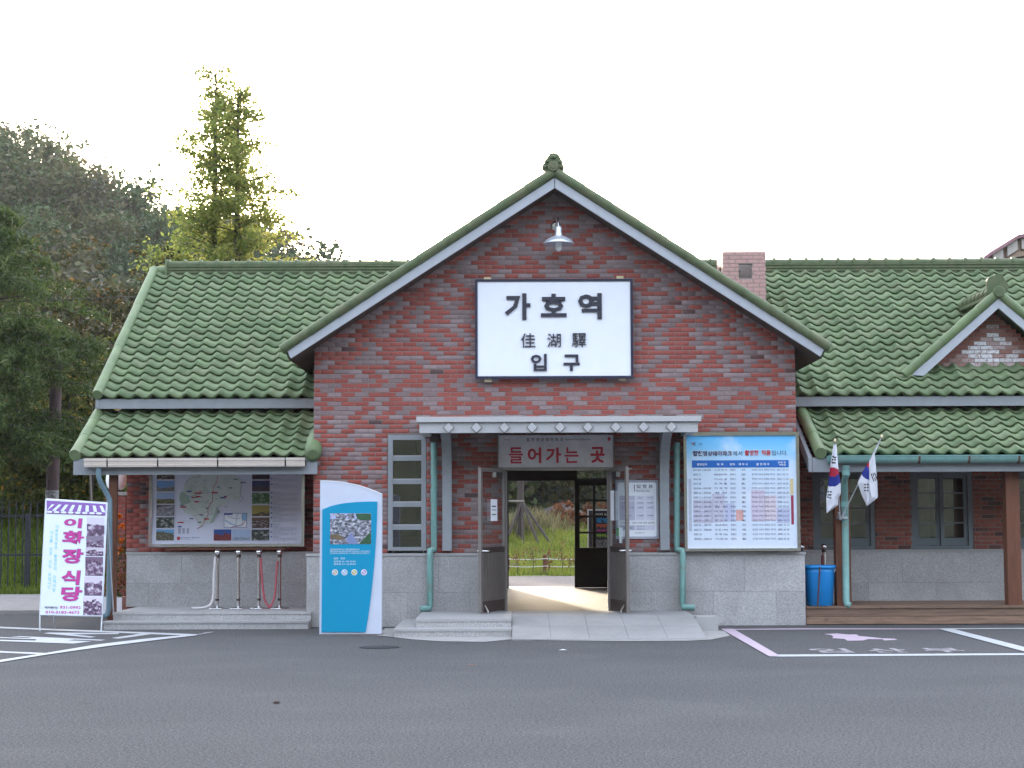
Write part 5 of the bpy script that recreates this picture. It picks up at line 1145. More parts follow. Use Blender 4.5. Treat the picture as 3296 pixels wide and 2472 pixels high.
# ---- utility pole and wires
PLY = 12.5; pa, pe = W(145, 1700, PLY).x, W(183, 1700, PLY).x; pc = (pa + pe) / 2 + .03
pz0 = float(terrain(pc, PLY))
up = empty('utility_pole', (pc, PLY, pz0 - .1), 'weathered brown wooden utility pole behind the railing fence', 'pole')
part('shaft', mat('weathered_pole', (.085, .055, .055), .85, var=.4, scale=14, stretch=(6, 6, .3), bump=.3), up, lambda b: b.tube([(pc - .04, PLY, pz0 - .1), (pc, PLY, 3), (pc + .04, PLY, 5.3)], [.145, .135, .12], 14))
part('cap', M_bronzed, up, lambda b: b.lathe([(.13, 0), (.13, .03), (.0, .06)], (pc + .04, PLY, 5.29), 14))
part('wrap', mat('tin_band', (.25, .25, .25), .6, stain=(20, .5, .6, (.04, .04, .04), .8)), up, lambda b: b.tube([(pc - .02, PLY, W(150, 1608, PLY).z), (pc - .018, PLY, W(150, 1578, PLY).z)], .148, 14))
def wire(pts, label):
    P = [W(*p) for p in pts]; tag(part('wire', M_black, None, lambda b: b.tube(P, .009, 5)), label, 'wire', 'overhead wires')
wire([(-300, 985, 9), (0, 971, 9.5), (150, 967, 10), (300, 960, 11), (420, 955, 12), (560, 944, 14)], 'thin dark overhead wire crossing the conifer above eave height')
wire([(-250, 1270, 12.3), (0, 1308, 12.35), (90, 1328, 12.4), (160, 1338, 12.42), (260, 1352, 12.4), (330, 1361, 12)], 'dark wire passing the utility pole just behind the lower roof edge')

# ---- markings on the asphalt
M_line = mat('white_road_paint', (.39, .40, .405), .7, var=.1, scale=8, stain=(7, .58, .72, (.22, .22, .23), .8)); M_plk = mat('pink_road_paint', (.42, .33, .39), .7, var=.08, scale=8, stain=(9, .60, .72, (.22, .21, .22), .7)); M_worn = mat('worn_road_paint', (.30, .28, .29), .8, var=.15, scale=9, stain=(8, .46, .6, (.09, .09, .09), .9))
def paint(name, polys, m, cr, z=.005):
    b = MB()
    for P in polys:
        pts = [G(*cr(x, y), z) for x, y in P]
        ar = sum(p.x * q.y - q.x * p.y for p, q in zip(pts, pts[1:] + pts[:1]))
        b.poly(pts if ar > 0 else pts[::-1])
    return struct(name, b, m)
c6 = crop(0, 1980, 2.9105)
paint('painted_line', [[(-600, 78), (0, 108), (0, 122), (-600, 92)], [(0, 108), (380, 124), (1140, 152), (1850, 178), (1835, 190), (1700, 189), (1140, 166), (380, 138), (0, 122)]], M_line, c6)
paint('painted_line', [[(-700, 540), (0, 418), (380, 362), (900, 275), (1340, 222), (1700, 189), (1850, 180), (1840, 189), (1500, 228), (1000, 290), (640, 340), (380, 378), (0, 440), (-700, 570)]], M_line, c6, .009)
paint('painted_line', [[(1835, 180), (1930, 160), (2020, 153), (1930, 172), (1845, 184)]], M_worn, c6)
paint('painted_line', [[(-600, 316), (0, 336), (430, 354), (350, 366), (0, 350), (-600, 330)]], M_line, c6)
paint('painted_lettering', [[(410, 170), (460, 163), (1115, 166), (1110, 177), (680, 180), (900, 203), (850, 210), (780, 203), (560, 183)], [(1045, 213), (1330, 172), (1415, 178), (1110, 220)], [(100, 202), (200, 197), (990, 231), (940, 238), (700, 228), (640, 236), (860, 244), (690, 266), (0, 242), (-400, 226), (-400, 216), (0, 230), (330, 238), (340, 226), (0, 214), (-300, 206), (-300, 196), (60, 208), (260, 214), (300, 208)]], M_line, c6)
c9 = crop(2250, 1980, 2.1147)
paint('bay_line', [[(148, 92), (232, 92), (548, 275), (478, 280)]], M_plk, c9, .009)
paint('bay_line', [[(210, 94), (700, 89), (1640, 91), (1640, 96), (700, 97), (225, 100)]], M_plk, c9)
paint('bay_line', [[(478, 282), (500, 268), (2212, 259), (3000, 254), (3000, 264), (2212, 271)]], M_line, c9)
paint('bay_line', [[(1628, 92), (1720, 91), (2230, 220), (2700, 345), (2560, 345), (2200, 243)]], M_line, c9, .009)
paint('bay_line', [[(1640, 90), (3000, 82), (3000, 87), (1640, 96)]], M_line, c9)
paint('bay_symbol', [[(850, 128), (940, 124), (1020, 132), (1070, 130), (1090, 142), (1180, 150), (1250, 158), (1330, 160), (1350, 168), (1260, 172), (1250, 164), (1150, 163), (1120, 172), (1010, 174), (990, 162), (905, 156), (915, 146), (900, 136)]], M_plk, c9)
# lettering on the bay, facing the lot
pL0 = G(*c9(790, 256), .005); pL1 = G(*c9(1860, 256), .005); pL2 = G(*c9(900, 226), .005)
def tg(x, y, lift=0): return Vector((pL0.x + (pL1.x - pL0.x) * x, pL0.y + (pL2.y - pL0.y) * (1 - y), .005 + lift))
b = MB()
for ch_, x0, x1 in (('임', .0, .26), ('산', .37, .63), ('부', .74, 1.0)): put_text(b, ch_, tg, x0, x1, 0, 1, 0, .03, .0)
struct('bay_lettering', b, M_worn)
cg = G(1222, 2083.5); b = MB(); b.add([(cg.x + .24 * math.cos(t), cg.y + .24 * math.sin(t), .006) for t in np.linspace(0, 6.283, 28, endpoint=False)], [tuple(range(28))])
mc = tag(b.build('manhole_cover', mat('dark_iron_cover', (.018, .019, .02), .7, var=.2, scale=30)), 'dark round manhole cover in the asphalt before the steps', 'manhole')
part('rim', mat('cover_rim', (.07, .07, .075), .7), mc, lambda b: b.add([(cg.x + r * math.cos(t), cg.y + r * math.sin(t), .009) for r in (.23, .25) for t in np.linspace(0, 6.283, 28, endpoint=False)], [(i, (i + 1) % 28, 28 + (i + 1) % 28, 28 + i) for i in range(28)]))
for sx, sy, r, lab in ((890, 2264, .03, 'small dark leaf or stone lying on the open asphalt'),):
    q = G(sx, sy); tag(part('pebble', M_bronzed, None, lambda b: b.lathe([(0, .03), (.02, .026), (.032, .01), (.026, 0)], q, 8)), lab, 'stone')

q = G(1515, 2142); tag(part('fallen_leaf', mat('dry_leaf', (.16, .05, .03), .8), None, lambda b: b.add([(q.x - .05, q.y, .004), (q.x, q.y - .03, .012), (q.x + .06, q.y + .01, .006), (q.x + .01, q.y + .035, .014)], [(0, 1, 3), (1, 2, 3)])), 'small reddish fallen leaf on the asphalt in front of the steps', 'leaf')
q = G(1812, 2094); tag(part('paper_scrap', M_paper, None, lambda b: b.add([(q.x - .05, q.y, .005), (q.x, q.y - .03, .01), (q.x + .05, q.y, .006), (q.x, q.y + .03, .016)], [(0, 1, 3), (1, 2, 3)])), 'tiny white paper scrap on the asphalt before the ramp', 'litter')
# ---- café menu board behind the hall
cc = crop(1600, 1500, 3.77); CYB = 10.2; to = flat_map(cc, CYB, 1098, 525, 1500, 1300)
cfe = empty('cafe_menu_board', (to(1300, 1300).x, CYB, .0), 'black menu board with neon lettering seen through the rear door panes', 'board')
tzb = to(1098, 1300).z
part('panel', M_letter, cfe, lambda b: slab(b, to, 1110, 540, 1490, 1290, .03, 0, -.03))
part('frame', M_white, cfe, lambda b: (slab(b, to, 1096, 524, 1500, 542, .05, 0, -.04), slab(b, to, 1096, 542, 1112, 1300, .05, 0, -.04), slab(b, to, 1488, 542, 1502, 1300, .05, 0, -.04), b.box(to(1098, 0).x, to(1130, 0).x, CYB, CYB + .04, 0, tzb), b.box(to(1470, 0).x, to(1502, 0).x, CYB, CYB + .04, 0, tzb)))
for tx, y0, y1, c in (('팥빙수', 628, 690, (.03, .28, .62)), ('커피빙수', 702, 750, (.70, .14, .06)), ('과일빙수', 768, 800, (.50, .04, .32)), ('아이스티', 822, 866, (.32, .62, .08))):
    put_letters(cfe, tx, to, 1205, 1440, y0, y1, [(mat('neon_%d' % y0, c, .5, var=0), .05, .004, 0)])
b = MB(); put_text(b, '커피 & 빙수', to, 1195, 1440, 575, 600, 0, .02, .004)
for k in range(6): put_text(b, ('Americano 3000', 'Latte 3500', 'Cappuccino 3500', 'Tea 2500', 'Mocha 3500', 'Smoothie 4000')[k], to, 1200, 1330 + (k * 31) % 60, 895 + 15 * k, 905 + 15 * k, 0, 0, .004)
small_print(b, M_white, cfe)

# ---- low rope fence on the garden edge
RFY = 22.0
rf = empty('rope_fence', (.6, RFY, float(terrain(.6, RFY))), 'low garden fence of wooden stumps and two pale ropes beyond the hall', 'fence')
xs_f = [W(sx, 1830, RFY).x for sx in (1520, 1634, 1754.5, 1875, 1996)]
for x in xs_f: 
    zz = float(terrain(x, RFY)); part('post', M_wood, rf, lambda b: b.tube([(x, RFY, zz - .1), (x, RFY, zz + .5)], .062, 10))
for h in (.2, .4):
    for x0, x1 in zip(xs_f, xs_f[1:]): part('rope', M_wrope, rf, lambda b: b.tube([(x0 + (x1 - x0) * t, RFY - .06, float(terrain(x0 + (x1 - x0) * t, RFY)) + h - .1 * t * (1 - t)) for t in np.linspace(0, 1, 9)], .012, 6))
# ================================================================== PLANTS
rng = np.random.default_rng(11)
def unit(n):
    v = rng.normal(size=(n, 3)); return v / np.linalg.norm(v, axis=1, keepdims=True)
def leaves(C, size, asp, flat=0.0, hang=0.0):
    """diamond leaves centred on C"""
    n = len(C); a = unit(n); a[:, 2] = a[:, 2] * (1 - flat) - hang; a /= np.linalg.norm(a, axis=1, keepdims=True)
    b = np.cross(a, unit(n)); b /= np.linalg.norm(b, axis=1, keepdims=True); s = (np.asarray(size) * rng.uniform(.6, 1.3, n))[:, None] * .5
    V = np.stack([C - a * s, C + b * s * asp, C + a * s, C - b * s * asp], 1).reshape(-1, 3)
    return V, np.arange(4 * n, dtype=np.int32).reshape(-1, 4)
def leafmat(name, cols, trans=.35, var=.2):
    k = len(cols); return mat(name, (0, 0, 0), .6, tint=[(i / (k - 1), c) for i, c in enumerate(cols)], var=var, scale=2.0, trans=trans, spec=.25)
ML_meta = leafmat('metasequoia_leaf', [(.115, .16, .04), (.17, .215, .05), (.235, .26, .06), (.33, .29, .08)], .65)
ML_hill = leafmat('hill_leaf', [(.022, .042, .014), (.04, .07, .02), (.06, .085, .026), (.095, .08, .034), (.05, .055, .036)], .25)
ML_con = leafmat('conifer_leaf', [(.022, .045, .010), (.048, .08, .016), (.08, .112, .027), (.14, .16, .06)], .3)
ML_shrub = leafmat('shrub_leaf', [(.035, .055, .012), (.075, .105, .02), (.12, .14, .03), (.17, .16, .04), (.48, .25, .03)], .4)
ML_oak = leafmat('bank_tree_leaf', [(.02, .03, .012), (.04, .045, .016), (.07, .06, .02), (.18, .09, .02)], .3)
ML_orange = leafmat('orange_petal', [(.60, .13, .01), (.75, .22, .02)], .3, 0)
ML_grass = leafmat('grass_blade', [(.07, .12, .016), (.15, .21, .028), (.27, .31, .045), (.38, .33, .10)], .55)
ML_reed = leafmat('reed_blade', [(.10, .11, .04), (.20, .17, .08), (.34, .27, .15)], .35)
ML_red = leafmat('russet_leaf', [(.10, .04, .02), (.22, .08, .03), (.30, .12, .05)], .3)
M_bark = mat('bark', (.065, .05, .045), .9, var=.35, scale=9, stretch=(3, 3, .5), bump=.4)
M_twig = mat('pale_twig', (.22, .19, .17), .9, var=.2)

def tree(name, label, cat, base, group=None):
    return empty(name, base, label, cat, group)
def feather_tree(base, H, z0, rad, nb, label, lean=0, seed=0, leafn=34):
    """tall narrow tree: straight trunk, upswept branches with small leaf sprays and gaps"""
    t = tree('metasequoia_tree', label, 'tree', base, 'tall trees behind the left roof'); bx, by, bz = base
    tb_ = MB(); tr = lambda z: (bx + lean * z / H, by, bz + z)
    tb_.tube([tr(H * k / 10) for k in range(11)], [.2 * (1 - k / 10.6) + .012 for k in range(11)], 10)
    C = []
    for i in range(nb):
        f = (i + rng.random()) / nb; z = z0 + (H - z0) * f; L = rad * (1 - f) ** .55 * rng.uniform(.6, 1.25) + .3; az = rng.random() * 6.283; up = rng.uniform(.15, .5)
        p = np.array(tr(z)); d = np.array([math.cos(az), math.sin(az), up]); pts = [p + d * L * s + np.array([0, 0, -.16 * L * s * s]) for s in np.linspace(0, 1, 5)]
        tb_.tube(pts, [.028 * (1 - f * .6), .02, .014, .009, .005], 5, cap=False)
        ns = max(5, int(L * 8.0))
        for s in np.linspace(.1, 1.02, ns):
            if rng.random() < .3: continue
            q = p + d * L * s + np.array([0, 0, -.16 * L * s * s]); k = int(leafn * rng.uniform(.5, 1.2))
            C.append(q + rng.normal(size=(k, 3)) * np.array([.15, .15, .10]) + np.array([0, 0, -.05]))
    C = np.concatenate(C); V, Fq = leaves(C, .15, .42, .3, .35); ti = np.clip(rng.normal(.45, .25, len(C)) + .25 * ((C[:, 0] - bx) / rad) + .12, 0, 1)
    org = Vector(base); tb_.build('trunk', M_bark, t); fast('crown', V - np.array(org), Fq, ML_meta, t, np.repeat(ti, 4), wloc=org)
TY = 20.0
def at(sx, sy, Y): p = W(sx, sy, Y); return p
tp = at(690, 232, TY); feather_tree((tp.x, TY, 0), tp.z, 4.2, 1.75, 105, 'taller of two thin feathery trees rising behind the left roof', .05, leafn=22)
tp = at(770, 300, TY - .8); feather_tree((tp.x, TY - .8, 0), tp.z, 4.0, 1.95, 120, 'shorter yellower feathery tree just right of the tallest tree', -.03, leafn=27)
def leafy_tree(name, label, cat, base, H, crown, m, n, lsize, group=None, trunk_r=.12, tmul=1.0, tmean=.45):
    """rounded tree: crown = list of (dx, dy, z, rx, rz) lobes filled with clumped leaves"""
    t = tree(name, label, cat, base, group); bx, by, bz = base; b = MB()
    b.tube([(bx, by, bz - .1), (bx + .05, by, bz + H * .35), (bx, by, bz + H * .75)], [trunk_r, trunk_r * .75, trunk_r * .35], 9)
    C = []; tot = sum(c[3] ** 2 * c[4] for c in crown)
    for dx, dy, z, rx, rz in crown:
        b.tube([(bx, by, bz + min(z, H * .6) * .6), (bx + dx * .6, by + dy * .6, bz + z * .85), (bx + dx, by + dy, bz + z)], [trunk_r * .45, trunk_r * .25, trunk_r * .1], 6, cap=False)
        k = max(6, int(26 * rx)); ctr = unit(k) * (rng.uniform(.45, 1, k) ** .5)[:, None] * np.array([rx, rx, rz]) + np.array([bx + dx, by + dy, bz + z])
        nl = int(n * rx ** 2 * rz / tot / k) + 1
        for c in ctr: C.append(c + rng.normal(size=(nl, 3)) * np.array([.22, .22, .15]) * max(.35, rx * .42))
    C = np.concatenate(C); V, Fq = leaves(C, lsize, .55, .2, .1); ti = np.clip(rng.normal(tmean, .22, len(C)), 0, 1)
    b.build('trunk', M_bark, t); fast('crown', V - np.array(base), Fq, m, t, np.repeat(ti, 4), wloc=base); return t
q = at(590, 835, 17.5); leafy_tree('leafy_tree', 'low yellow green tree left of the tall feathery trunk behind the ridge', 'tree', (q.x, 17.5, 0), 6.6, [(0, 0, 6.0, 1.0, 1.0), (-.35, .2, 6.9, .6, .6), (.6, 0, 6.4, .8, .8), (-.2, 0, 5.2, 1.1, .8)], ML_meta, 7000, .12, 'low trees behind the left roof', tmean=.5)
q = at(890, 840, 18.5); leafy_tree('leafy_tree', 'low yellow green tree right of the tall feathery trees behind the ridge', 'tree', (q.x, 18.5, 0), 6.6, [(0, 0, 5.9, .95, .8), (-.8, .2, 6.2, .9, .8), (.45, 0, 5.6, .7, .6), (-.2, 0, 5.2, 1.1, .8)], ML_meta, 6500, .12, 'low trees behind the left roof', tmean=.55)

# near conifer at the left edge
def conifer(base, H, z0, rad, nb, label):
    t = tree('conifer_tree', label, 'tree', base); bx, by, bz = base; b = MB(); b.tube([(bx, by, bz - .2), (bx, by, bz + H * .5), (bx + .05, by, bz + H)], [.2, .13, .02], 10); C, A = [], []
    for i in range(nb):
        f = (i + rng.random()) / nb; z = z0 + (H - z0) * f; L = rad * min(1.0, (1.1 - f) * 1.9) * rng.uniform(.6, 1.08) + .15; az = rng.random() * 6.283; d = np.array([math.cos(az), math.sin(az), 0])
        g = lambda s: np.array([bx, by, bz + z]) + d * L * s + np.array([0, 0, .28 * L * s - .36 * L * s * s])
        b.tube([g(s) for s in np.linspace(0, 1, 5)], [.03, .022, .016, .01, .005], 5, cap=False)
        for s in np.linspace(.25, 1.03, int(8 + L * 9)):
            k = 11; side = np.cross(d, [0, 0, 1]); w = .34 * L * (1.05 - s) + .12
            C.append(g(s) + side * rng.uniform(-w, w, (k, 1)) + np.array([0, 0, -1]) * rng.uniform(-.03, .2, (k, 1)) + rng.normal(size=(k, 3)) * .04)
    C = np.concatenate(C); V, Fq = leaves(C, .2, .17, .0, .55); ti = np.clip(rng.normal(.42, .25, len(C)), 0, 1)
    b.build('trunk', M_bark, t); fast('crown', V - np.array(base), Fq, ML_con, t, np.repeat(ti, 4), wloc=base)
q = at(-55, 760, 11.3); cz = float(terrain(q.x, 11.3)); conifer((q.x, 11.3, cz), q.z - cz + .6, 2.7, 2.7, 150, 'dark drooping conifer filling the left edge above the fence')

# shrubs and small trees on the bank behind the fence
SH = [(-30, 15.0, 3.6, 1.3), (70, 16.2, 3.3, 1.2), (150, 15.0, 2.6, 1.0), (215, 16.5, 3.4, 1.15), (290, 15.3, 3.0, 1.05), (350, 16.8, 3.6, 1.2), (20, 18.5, 6.6, 1.7), (130, 19.0, 6.4, 1.6), (250, 19.2, 6.3, 1.6), (400, 19.5, 6.0, 1.9), (475, 18.6, 6.3, 1.5)]  # tall rear bushes raised and last one added to block low sun on asphalt
SHL = ['yellow speckled shrub at the far left edge behind the fence', 'leafy shrub with yellow leaves left of the utility pole', 'small dense shrub directly behind the utility pole', 'shrub with orange leaves just right of the utility pole', 'dark shrub between the pole and the left porch', 'shrub half hidden behind the left porch roof', 'tall bush under the conifer at the far left', 'tall bush behind the utility pole under the conifer', 'tall dark bush right of the conifer below the wire', 'tall bush showing just left of the roof verge', 'added bushy crown blocking low sun past the upper left corner of the roof']
for (sx, Y, h, r), lab in zip(SH, SHL):
    p = at(sx, 1600, Y); z = float(terrain(p.x, Y))
    leafy_tree('shrub', lab, 'shrub', (p.x, Y, z), h, [(0, 0, h * .3, r, h * .3), (r * .4, .1, h * .62, r * .75, h * .28), (-r * .45, 0, h * .6, r * .75, h * .27), (.1, 0, h * .88, r * .5, h * .18)], ML_shrub if Y < 17 else ML_oak, 5200, .13, 'shrubs on the bank behind the fence', .05, tmean=.45)
# bare pale saplings by the verge
for sx, sy, Y, h, lab in ((300, 1235, 14.2, 5.6, 'bare pale sapling beside the roof verge, nearer the pole'), (372, 1130, 14.6, 6.3, 'taller bare pale sapling close against the left roof verge')):
    p = at(sx, 1500, Y); z = float(terrain(p.x, Y)); t = tree('bare_sapling', lab, 'tree', (p.x, Y, z)); b = MB(); zt2 = at(sx, sy, Y).z
    b.tube([(p.x, Y, z), (p.x - .08, Y, z + (zt2 - z) * .5), (p.x + .1, Y, zt2)], [.035, .022, .005], 6)
    for k in range(9):
        f = rng.uniform(.35, .9); a = rng.uniform(-1, 1); b.tube([(p.x - .05, Y, z + (zt2 - z) * f), (p.x + a * .3, Y + rng.uniform(-.3, .3), z + (zt2 - z) * f + .45), (p.x + a * .45, Y, z + (zt2 - z) * f + .9)], [.012, .008, .003], 5)
    b.build('stem', M_twig, t)
    C = np.array([p.x, Y, 0]) + rng.normal(size=(70, 3)) * np.array([.35, .25, 0]) + np.array([0, 0, 1]) * rng.uniform(z + 2.2, zt2, (70, 1)); V, Fq = leaves(C, .12, .6); fast('leaves', V - np.array((p.x, Y, z)), Fq, ML_shrub, t, np.repeat(rng.uniform(.75, 1, 70), 4), wloc=(p.x, Y, z))
# flowers in the planter
C = np.array([(pp0.x + pp1.x) / 2 - .02, 3.06, 0]) + np.stack([rng.uniform(-.2, .2, 420), rng.uniform(-.12, .12, 420), rng.uniform(.28, 1.35, 420)], 1); V, Fq = leaves(C, .10, .3)
lp_ = fast('foliage', V - np.array(WL[pln.name]), Fq, ML_shrub, pln, np.repeat(rng.uniform(0, .55, 420), 4), wloc=WL[pln.name])
for sx, sy in ((381, 1658), (376, 1700), (395, 1694), (392, 1738), (372, 1722), (388, 1772), (374, 1668)):
    p = at(sx, sy, 2.98); Cf = np.array(p) + rng.normal(size=(16, 3)) * .02; V, Fq = leaves(Cf, .075, .7); fast('flower', V - np.array(p), Fq, ML_orange, pln, np.repeat(rng.random(16), 4), wloc=p)
p = at(379, 1880, 2.98); part('flower_bunch', ML_red, pln, lambda b: None or [b.add([(p.x + dx, 2.98 + dy, p.z + dz), (p.x + dx + .04, 2.98, p.z + dz + .02), (p.x + dx + .01, 3.0, p.z + dz + .05)], [(0, 1, 2)], 0, False, random.random()) for dx, dy, dz in [(random.uniform(-.1, .06), random.uniform(-.08, .05), random.uniform(-.04, .14)) for _ in range(60)]])
# ivy-like grass on the bank and on the garden mound
def blades(name, xr, yr, n, h, m, label, tr=(.0, 1), cond=None, w=.018):
    X = rng.uniform(*xr, n); Y = rng.uniform(*yr, n)
    if cond is not None: k = cond(X, Y); X, Y = X[k], Y[k]
    n = len(X); Z = terrain(X, Y); hh = h * rng.uniform(.5, 1.3, n); a = rng.random(n) * 6.283; lx, ly = rng.normal(size=n) * .3 * hh, rng.normal(size=n) * .3 * hh
    V = np.stack([np.stack([X - w * np.cos(a), Y - w * np.sin(a), Z], 1), np.stack([X + w * np.cos(a), Y + w * np.sin(a), Z], 1), np.stack([X + lx, Y + ly, Z + hh], 1)], 1).reshape(-1, 3)
    return tag(fast(name, V, np.arange(3 * n, dtype=np.int32).reshape(-1, 3), m, None, np.repeat(rng.uniform(*tr, n), 3)), label, 'grass', kind='stuff')
blades('grass', (-14.5, -6.7), (10.4, 17), 26000, .16, ML_grass, 'green grass on the bank behind the railing fence', (.1, .6))
blades('grass', (-2.5, 5.0), (20.8, 36), 36000, .17, ML_grass, 'sunlit grass mound beyond the rear doorway', (.3, .95), lambda X, Y: Y > 21.1 + .25 * np.sin(X * 3))
for sx, Y, n, hh, lab in ((1655, 29.0, 420, .6, 'tuft of pale tall reeds around the propped tree trunk'), (1725, 30.5, 520, .65, 'wide tuft of tall straw coloured reeds right of the propped tree'), (1770, 29.5, 260, .45, 'shorter reed tuft at the right end of the mound')):
    x = at(sx, 1700, Y).x; z = float(terrain(x, Y)); X = x + rng.normal(size=n) * .5; Yy = Y + rng.normal(size=n) * .5; H_ = hh * rng.uniform(.5, 1.25, n); l = rng.normal(size=(n, 2)) * .18 * H_[:, None]
    Zz = terrain(X, Yy) - z; a = rng.random(n) * 6.283
    V = np.stack([np.stack([X - x - .012 * np.cos(a), Yy - Y - .012 * np.sin(a), Zz], 1), np.stack([X - x + .012 * np.cos(a), Yy - Y + .012 * np.sin(a), Zz], 1), np.stack([X - x + l[:, 0] * .4, Yy - Y + l[:, 1] * .4, Zz + H_ * .6], 1), np.stack([X - x + l[:, 0], Yy - Y + l[:, 1], Zz + H_], 1)], 1).reshape(-1, 3)
    i4 = np.arange(n, dtype=np.int32)[:, None] * 4; Fq = np.concatenate([i4 + np.array([0, 1, 2]), i4 + np.array([2, 1, 3])]); tag(fast('reeds', V, Fq, ML_reed, None, np.repeat(rng.random(n), 4), wloc=(x, Y, z)), lab, 'reeds')
# propped tree beyond the hall
PTy = 28.0; p = at(1672, 1740, PTy); z = float(terrain(p.x, PTy)); tops = at(1680, 1614, PTy)
pt = leafy_tree('propped_tree', 'dark trunked garden tree held by wooden props beyond the doorway', 'tree', (p.x, PTy, z), 5.2, [(0, 0, 3.6, 1.4, .9), (1.2, .3, 3.5, 1.0, .7), (-1.2, .2, 3.8, 1.1, .8), (.2, .5, 4.6, 1.3, .8), (.5, -.3, 2.7, .9, .4), (1.5, .2, 2.8, .7, .4)], ML_oak, 7000, .16, None, .13, tmean=.55)
for sx, sy in ((1743, 1766), (1802, 1783), (1684, 1812), (1600, 1800)):
    q = at(sx, sy, PTy - 1.2); part('prop', M_bark, pt, lambda b: b.tube([(tops.x, PTy - .1, tops.z), (q.x, q.y, q.z - .1)], .04, 8))
part('prop_bar', M_twig, pt, lambda b: b.tube([at(1620, 1613, PTy - .15), at(1688, 1614, PTy - .15)], .035, 8))
# small garden plants at the path edge, red bush, rocks
for k, sx in enumerate((1662, 1712, 1762, 1806, 1832)):
    Y = 21.5; x = at(sx, 1800, Y).x; z = float(terrain(x, Y)); h = (.75, .95, .8, 1.0, .6)[k]
    leafy_tree('garden_plant', ['thin reddish plant nearest the left jamb of the rear doorway', 'tall thin plant with pale seed heads left of the fence stump', 'reddish plant standing behind the fence stump', 'tall thin plant right of the fence stump', 'small plant nearest the right jamb of the rear doorway'][k], 'plant', (x, Y, z), h, [(0, 0, h * .55, .16, .22), (.05, 0, h * .85, .12, .14)], ML_red, 60, .07, 'thin plants along the garden edge', .012)
x = at(1850, 1695, 34).x; leafy_tree('russet_bush', 'low russet bush on the right of the garden', 'bush', (x, 34, float(terrain(x, 34))), 1.0, [(0, 0, .5, .9, .5), (.9, 0, .45, .8, .45), (-.6, 0, .35, .5, .35)], ML_red, 2500, .13, None, .04)
M_rock = mat('garden_rock', (.11, .095, .09), .9, var=.3, scale=3, bump=.5, bscale=8)
for k, (sx, sy, r) in enumerate(((1775, 1668, .4), (1812, 1664, .5), (1845, 1670, .38), (1640, 1812, .28))):
    Y = 38 if k < 3 else 23.5; q = at(sx, sy, Y); zz = float(terrain(q.x, Y)) - .1; V = unit(60); 
    import bmesh
    bm = bmesh.new()
    for v in V * np.array([1, .8, .62]) * (r * rng.uniform(.8, 1.1, 60))[:, None]: bm.verts.new(v)
    bmesh.ops.convex_hull(bm, input=bm.verts); me = bpy.data.meshes.new('rock'); bm.to_mesh(me); bm.free(); me.materials.append(M_rock)
    tag(link(bpy.data.objects.new('rock', me), None, (q.x, Y, zz + r * .35)), ['left one of the grey rocks on the garden slope', 'largest middle grey rock on the garden slope', 'right one of the grey rocks on the garden slope', 'reddish rock low at the left jamb of the rear doorway'][k], 'rock', 'rocks in the garden')

# ---- wood on the hillside
def crown_template(kind, n, seed):
    r = np.random.default_rng(seed); k = 34 if kind == 'round' else 75; C = []
    if kind == 'round':
        d = r.normal(size=(k, 3)); d /= np.linalg.norm(d, axis=1, keepdims=True); ctr = d * (r.uniform(.35, 1, k) ** .5)[:, None] * np.array([1, 1, .85]); ctr[:, 2] = ctr[:, 2] + .95
        sp_ = .2
    else:
        f = r.uniform(0, 1, k); az = r.random(k) * 6.283; rr_ = (1 - f) ** .8 * r.uniform(.3, .75, k); ctr = np.stack([rr_ * np.cos(az), rr_ * np.sin(az), .3 + 2.2 * f], 1); sp_ = .15
    for c in ctr:
        w_ = sp_ if kind == 'round' else .05 + .2 * max(0, 1 - c[2] / 2.6)
        C.append(c + r.normal(size=(n // k, 3)) * np.array([w_, w_, max(.09, w_ * .7)]))
    C = np.concatenate(C); V, Fq = leaves(C, .135, .6, .2, .1); return V, Fq, len(C)
TPL = [crown_template('round', 1700, 1), crown_template('round', 1700, 2), crown_template('round', 1700, 3), crown_template('cone', 1500, 4)]
pts = []
tries = 0
while len(pts) < 460 and tries < 26000:
    tries += 1; Y = rng.uniform(32, 142); X = rng.uniform(-.52, .06) * (Y + 25)
    if X > -2 - .02 * Y and Y < 40: continue
    if all((X - a) ** 2 + (Y - c) ** 2 > (1.5 + Y * .022) ** 2 for a, c, *_ in pts): pts.append((X, Y))
VV, FF, TT = [], [], []; off = 0
for i, (X, Y) in enumerate(pts):
    k = 3 if rng.random() < .2 else int(rng.integers(3)); V, Fq, n = TPL[k]; s = rng.uniform(1.4, 3.5) * (.75 + Y / 280) * (.7 if k == 3 else 1); a = rng.random() * 6.283; c_, s_ = math.cos(a), math.sin(a)
    Q = V * s; Q = np.stack([Q[:, 0] * c_ - Q[:, 1] * s_, Q[:, 0] * s_ + Q[:, 1] * c_, Q[:, 2]], 1) + np.array([X, Y, float(terrain(X, Y))]); VV.append(Q); FF.append(Fq + off); off += len(Q)
    TT.append(np.repeat(np.clip(rng.normal(rng.uniform(.1, .9), .12, n), 0, 1), 4))
tag(fast('hillside_wood', np.concatenate(VV), np.concatenate(FF), ML_hill, None, np.concatenate(TT)), 'dense mixed wood covering the hillside on the left', 'wood', kind='stuff')
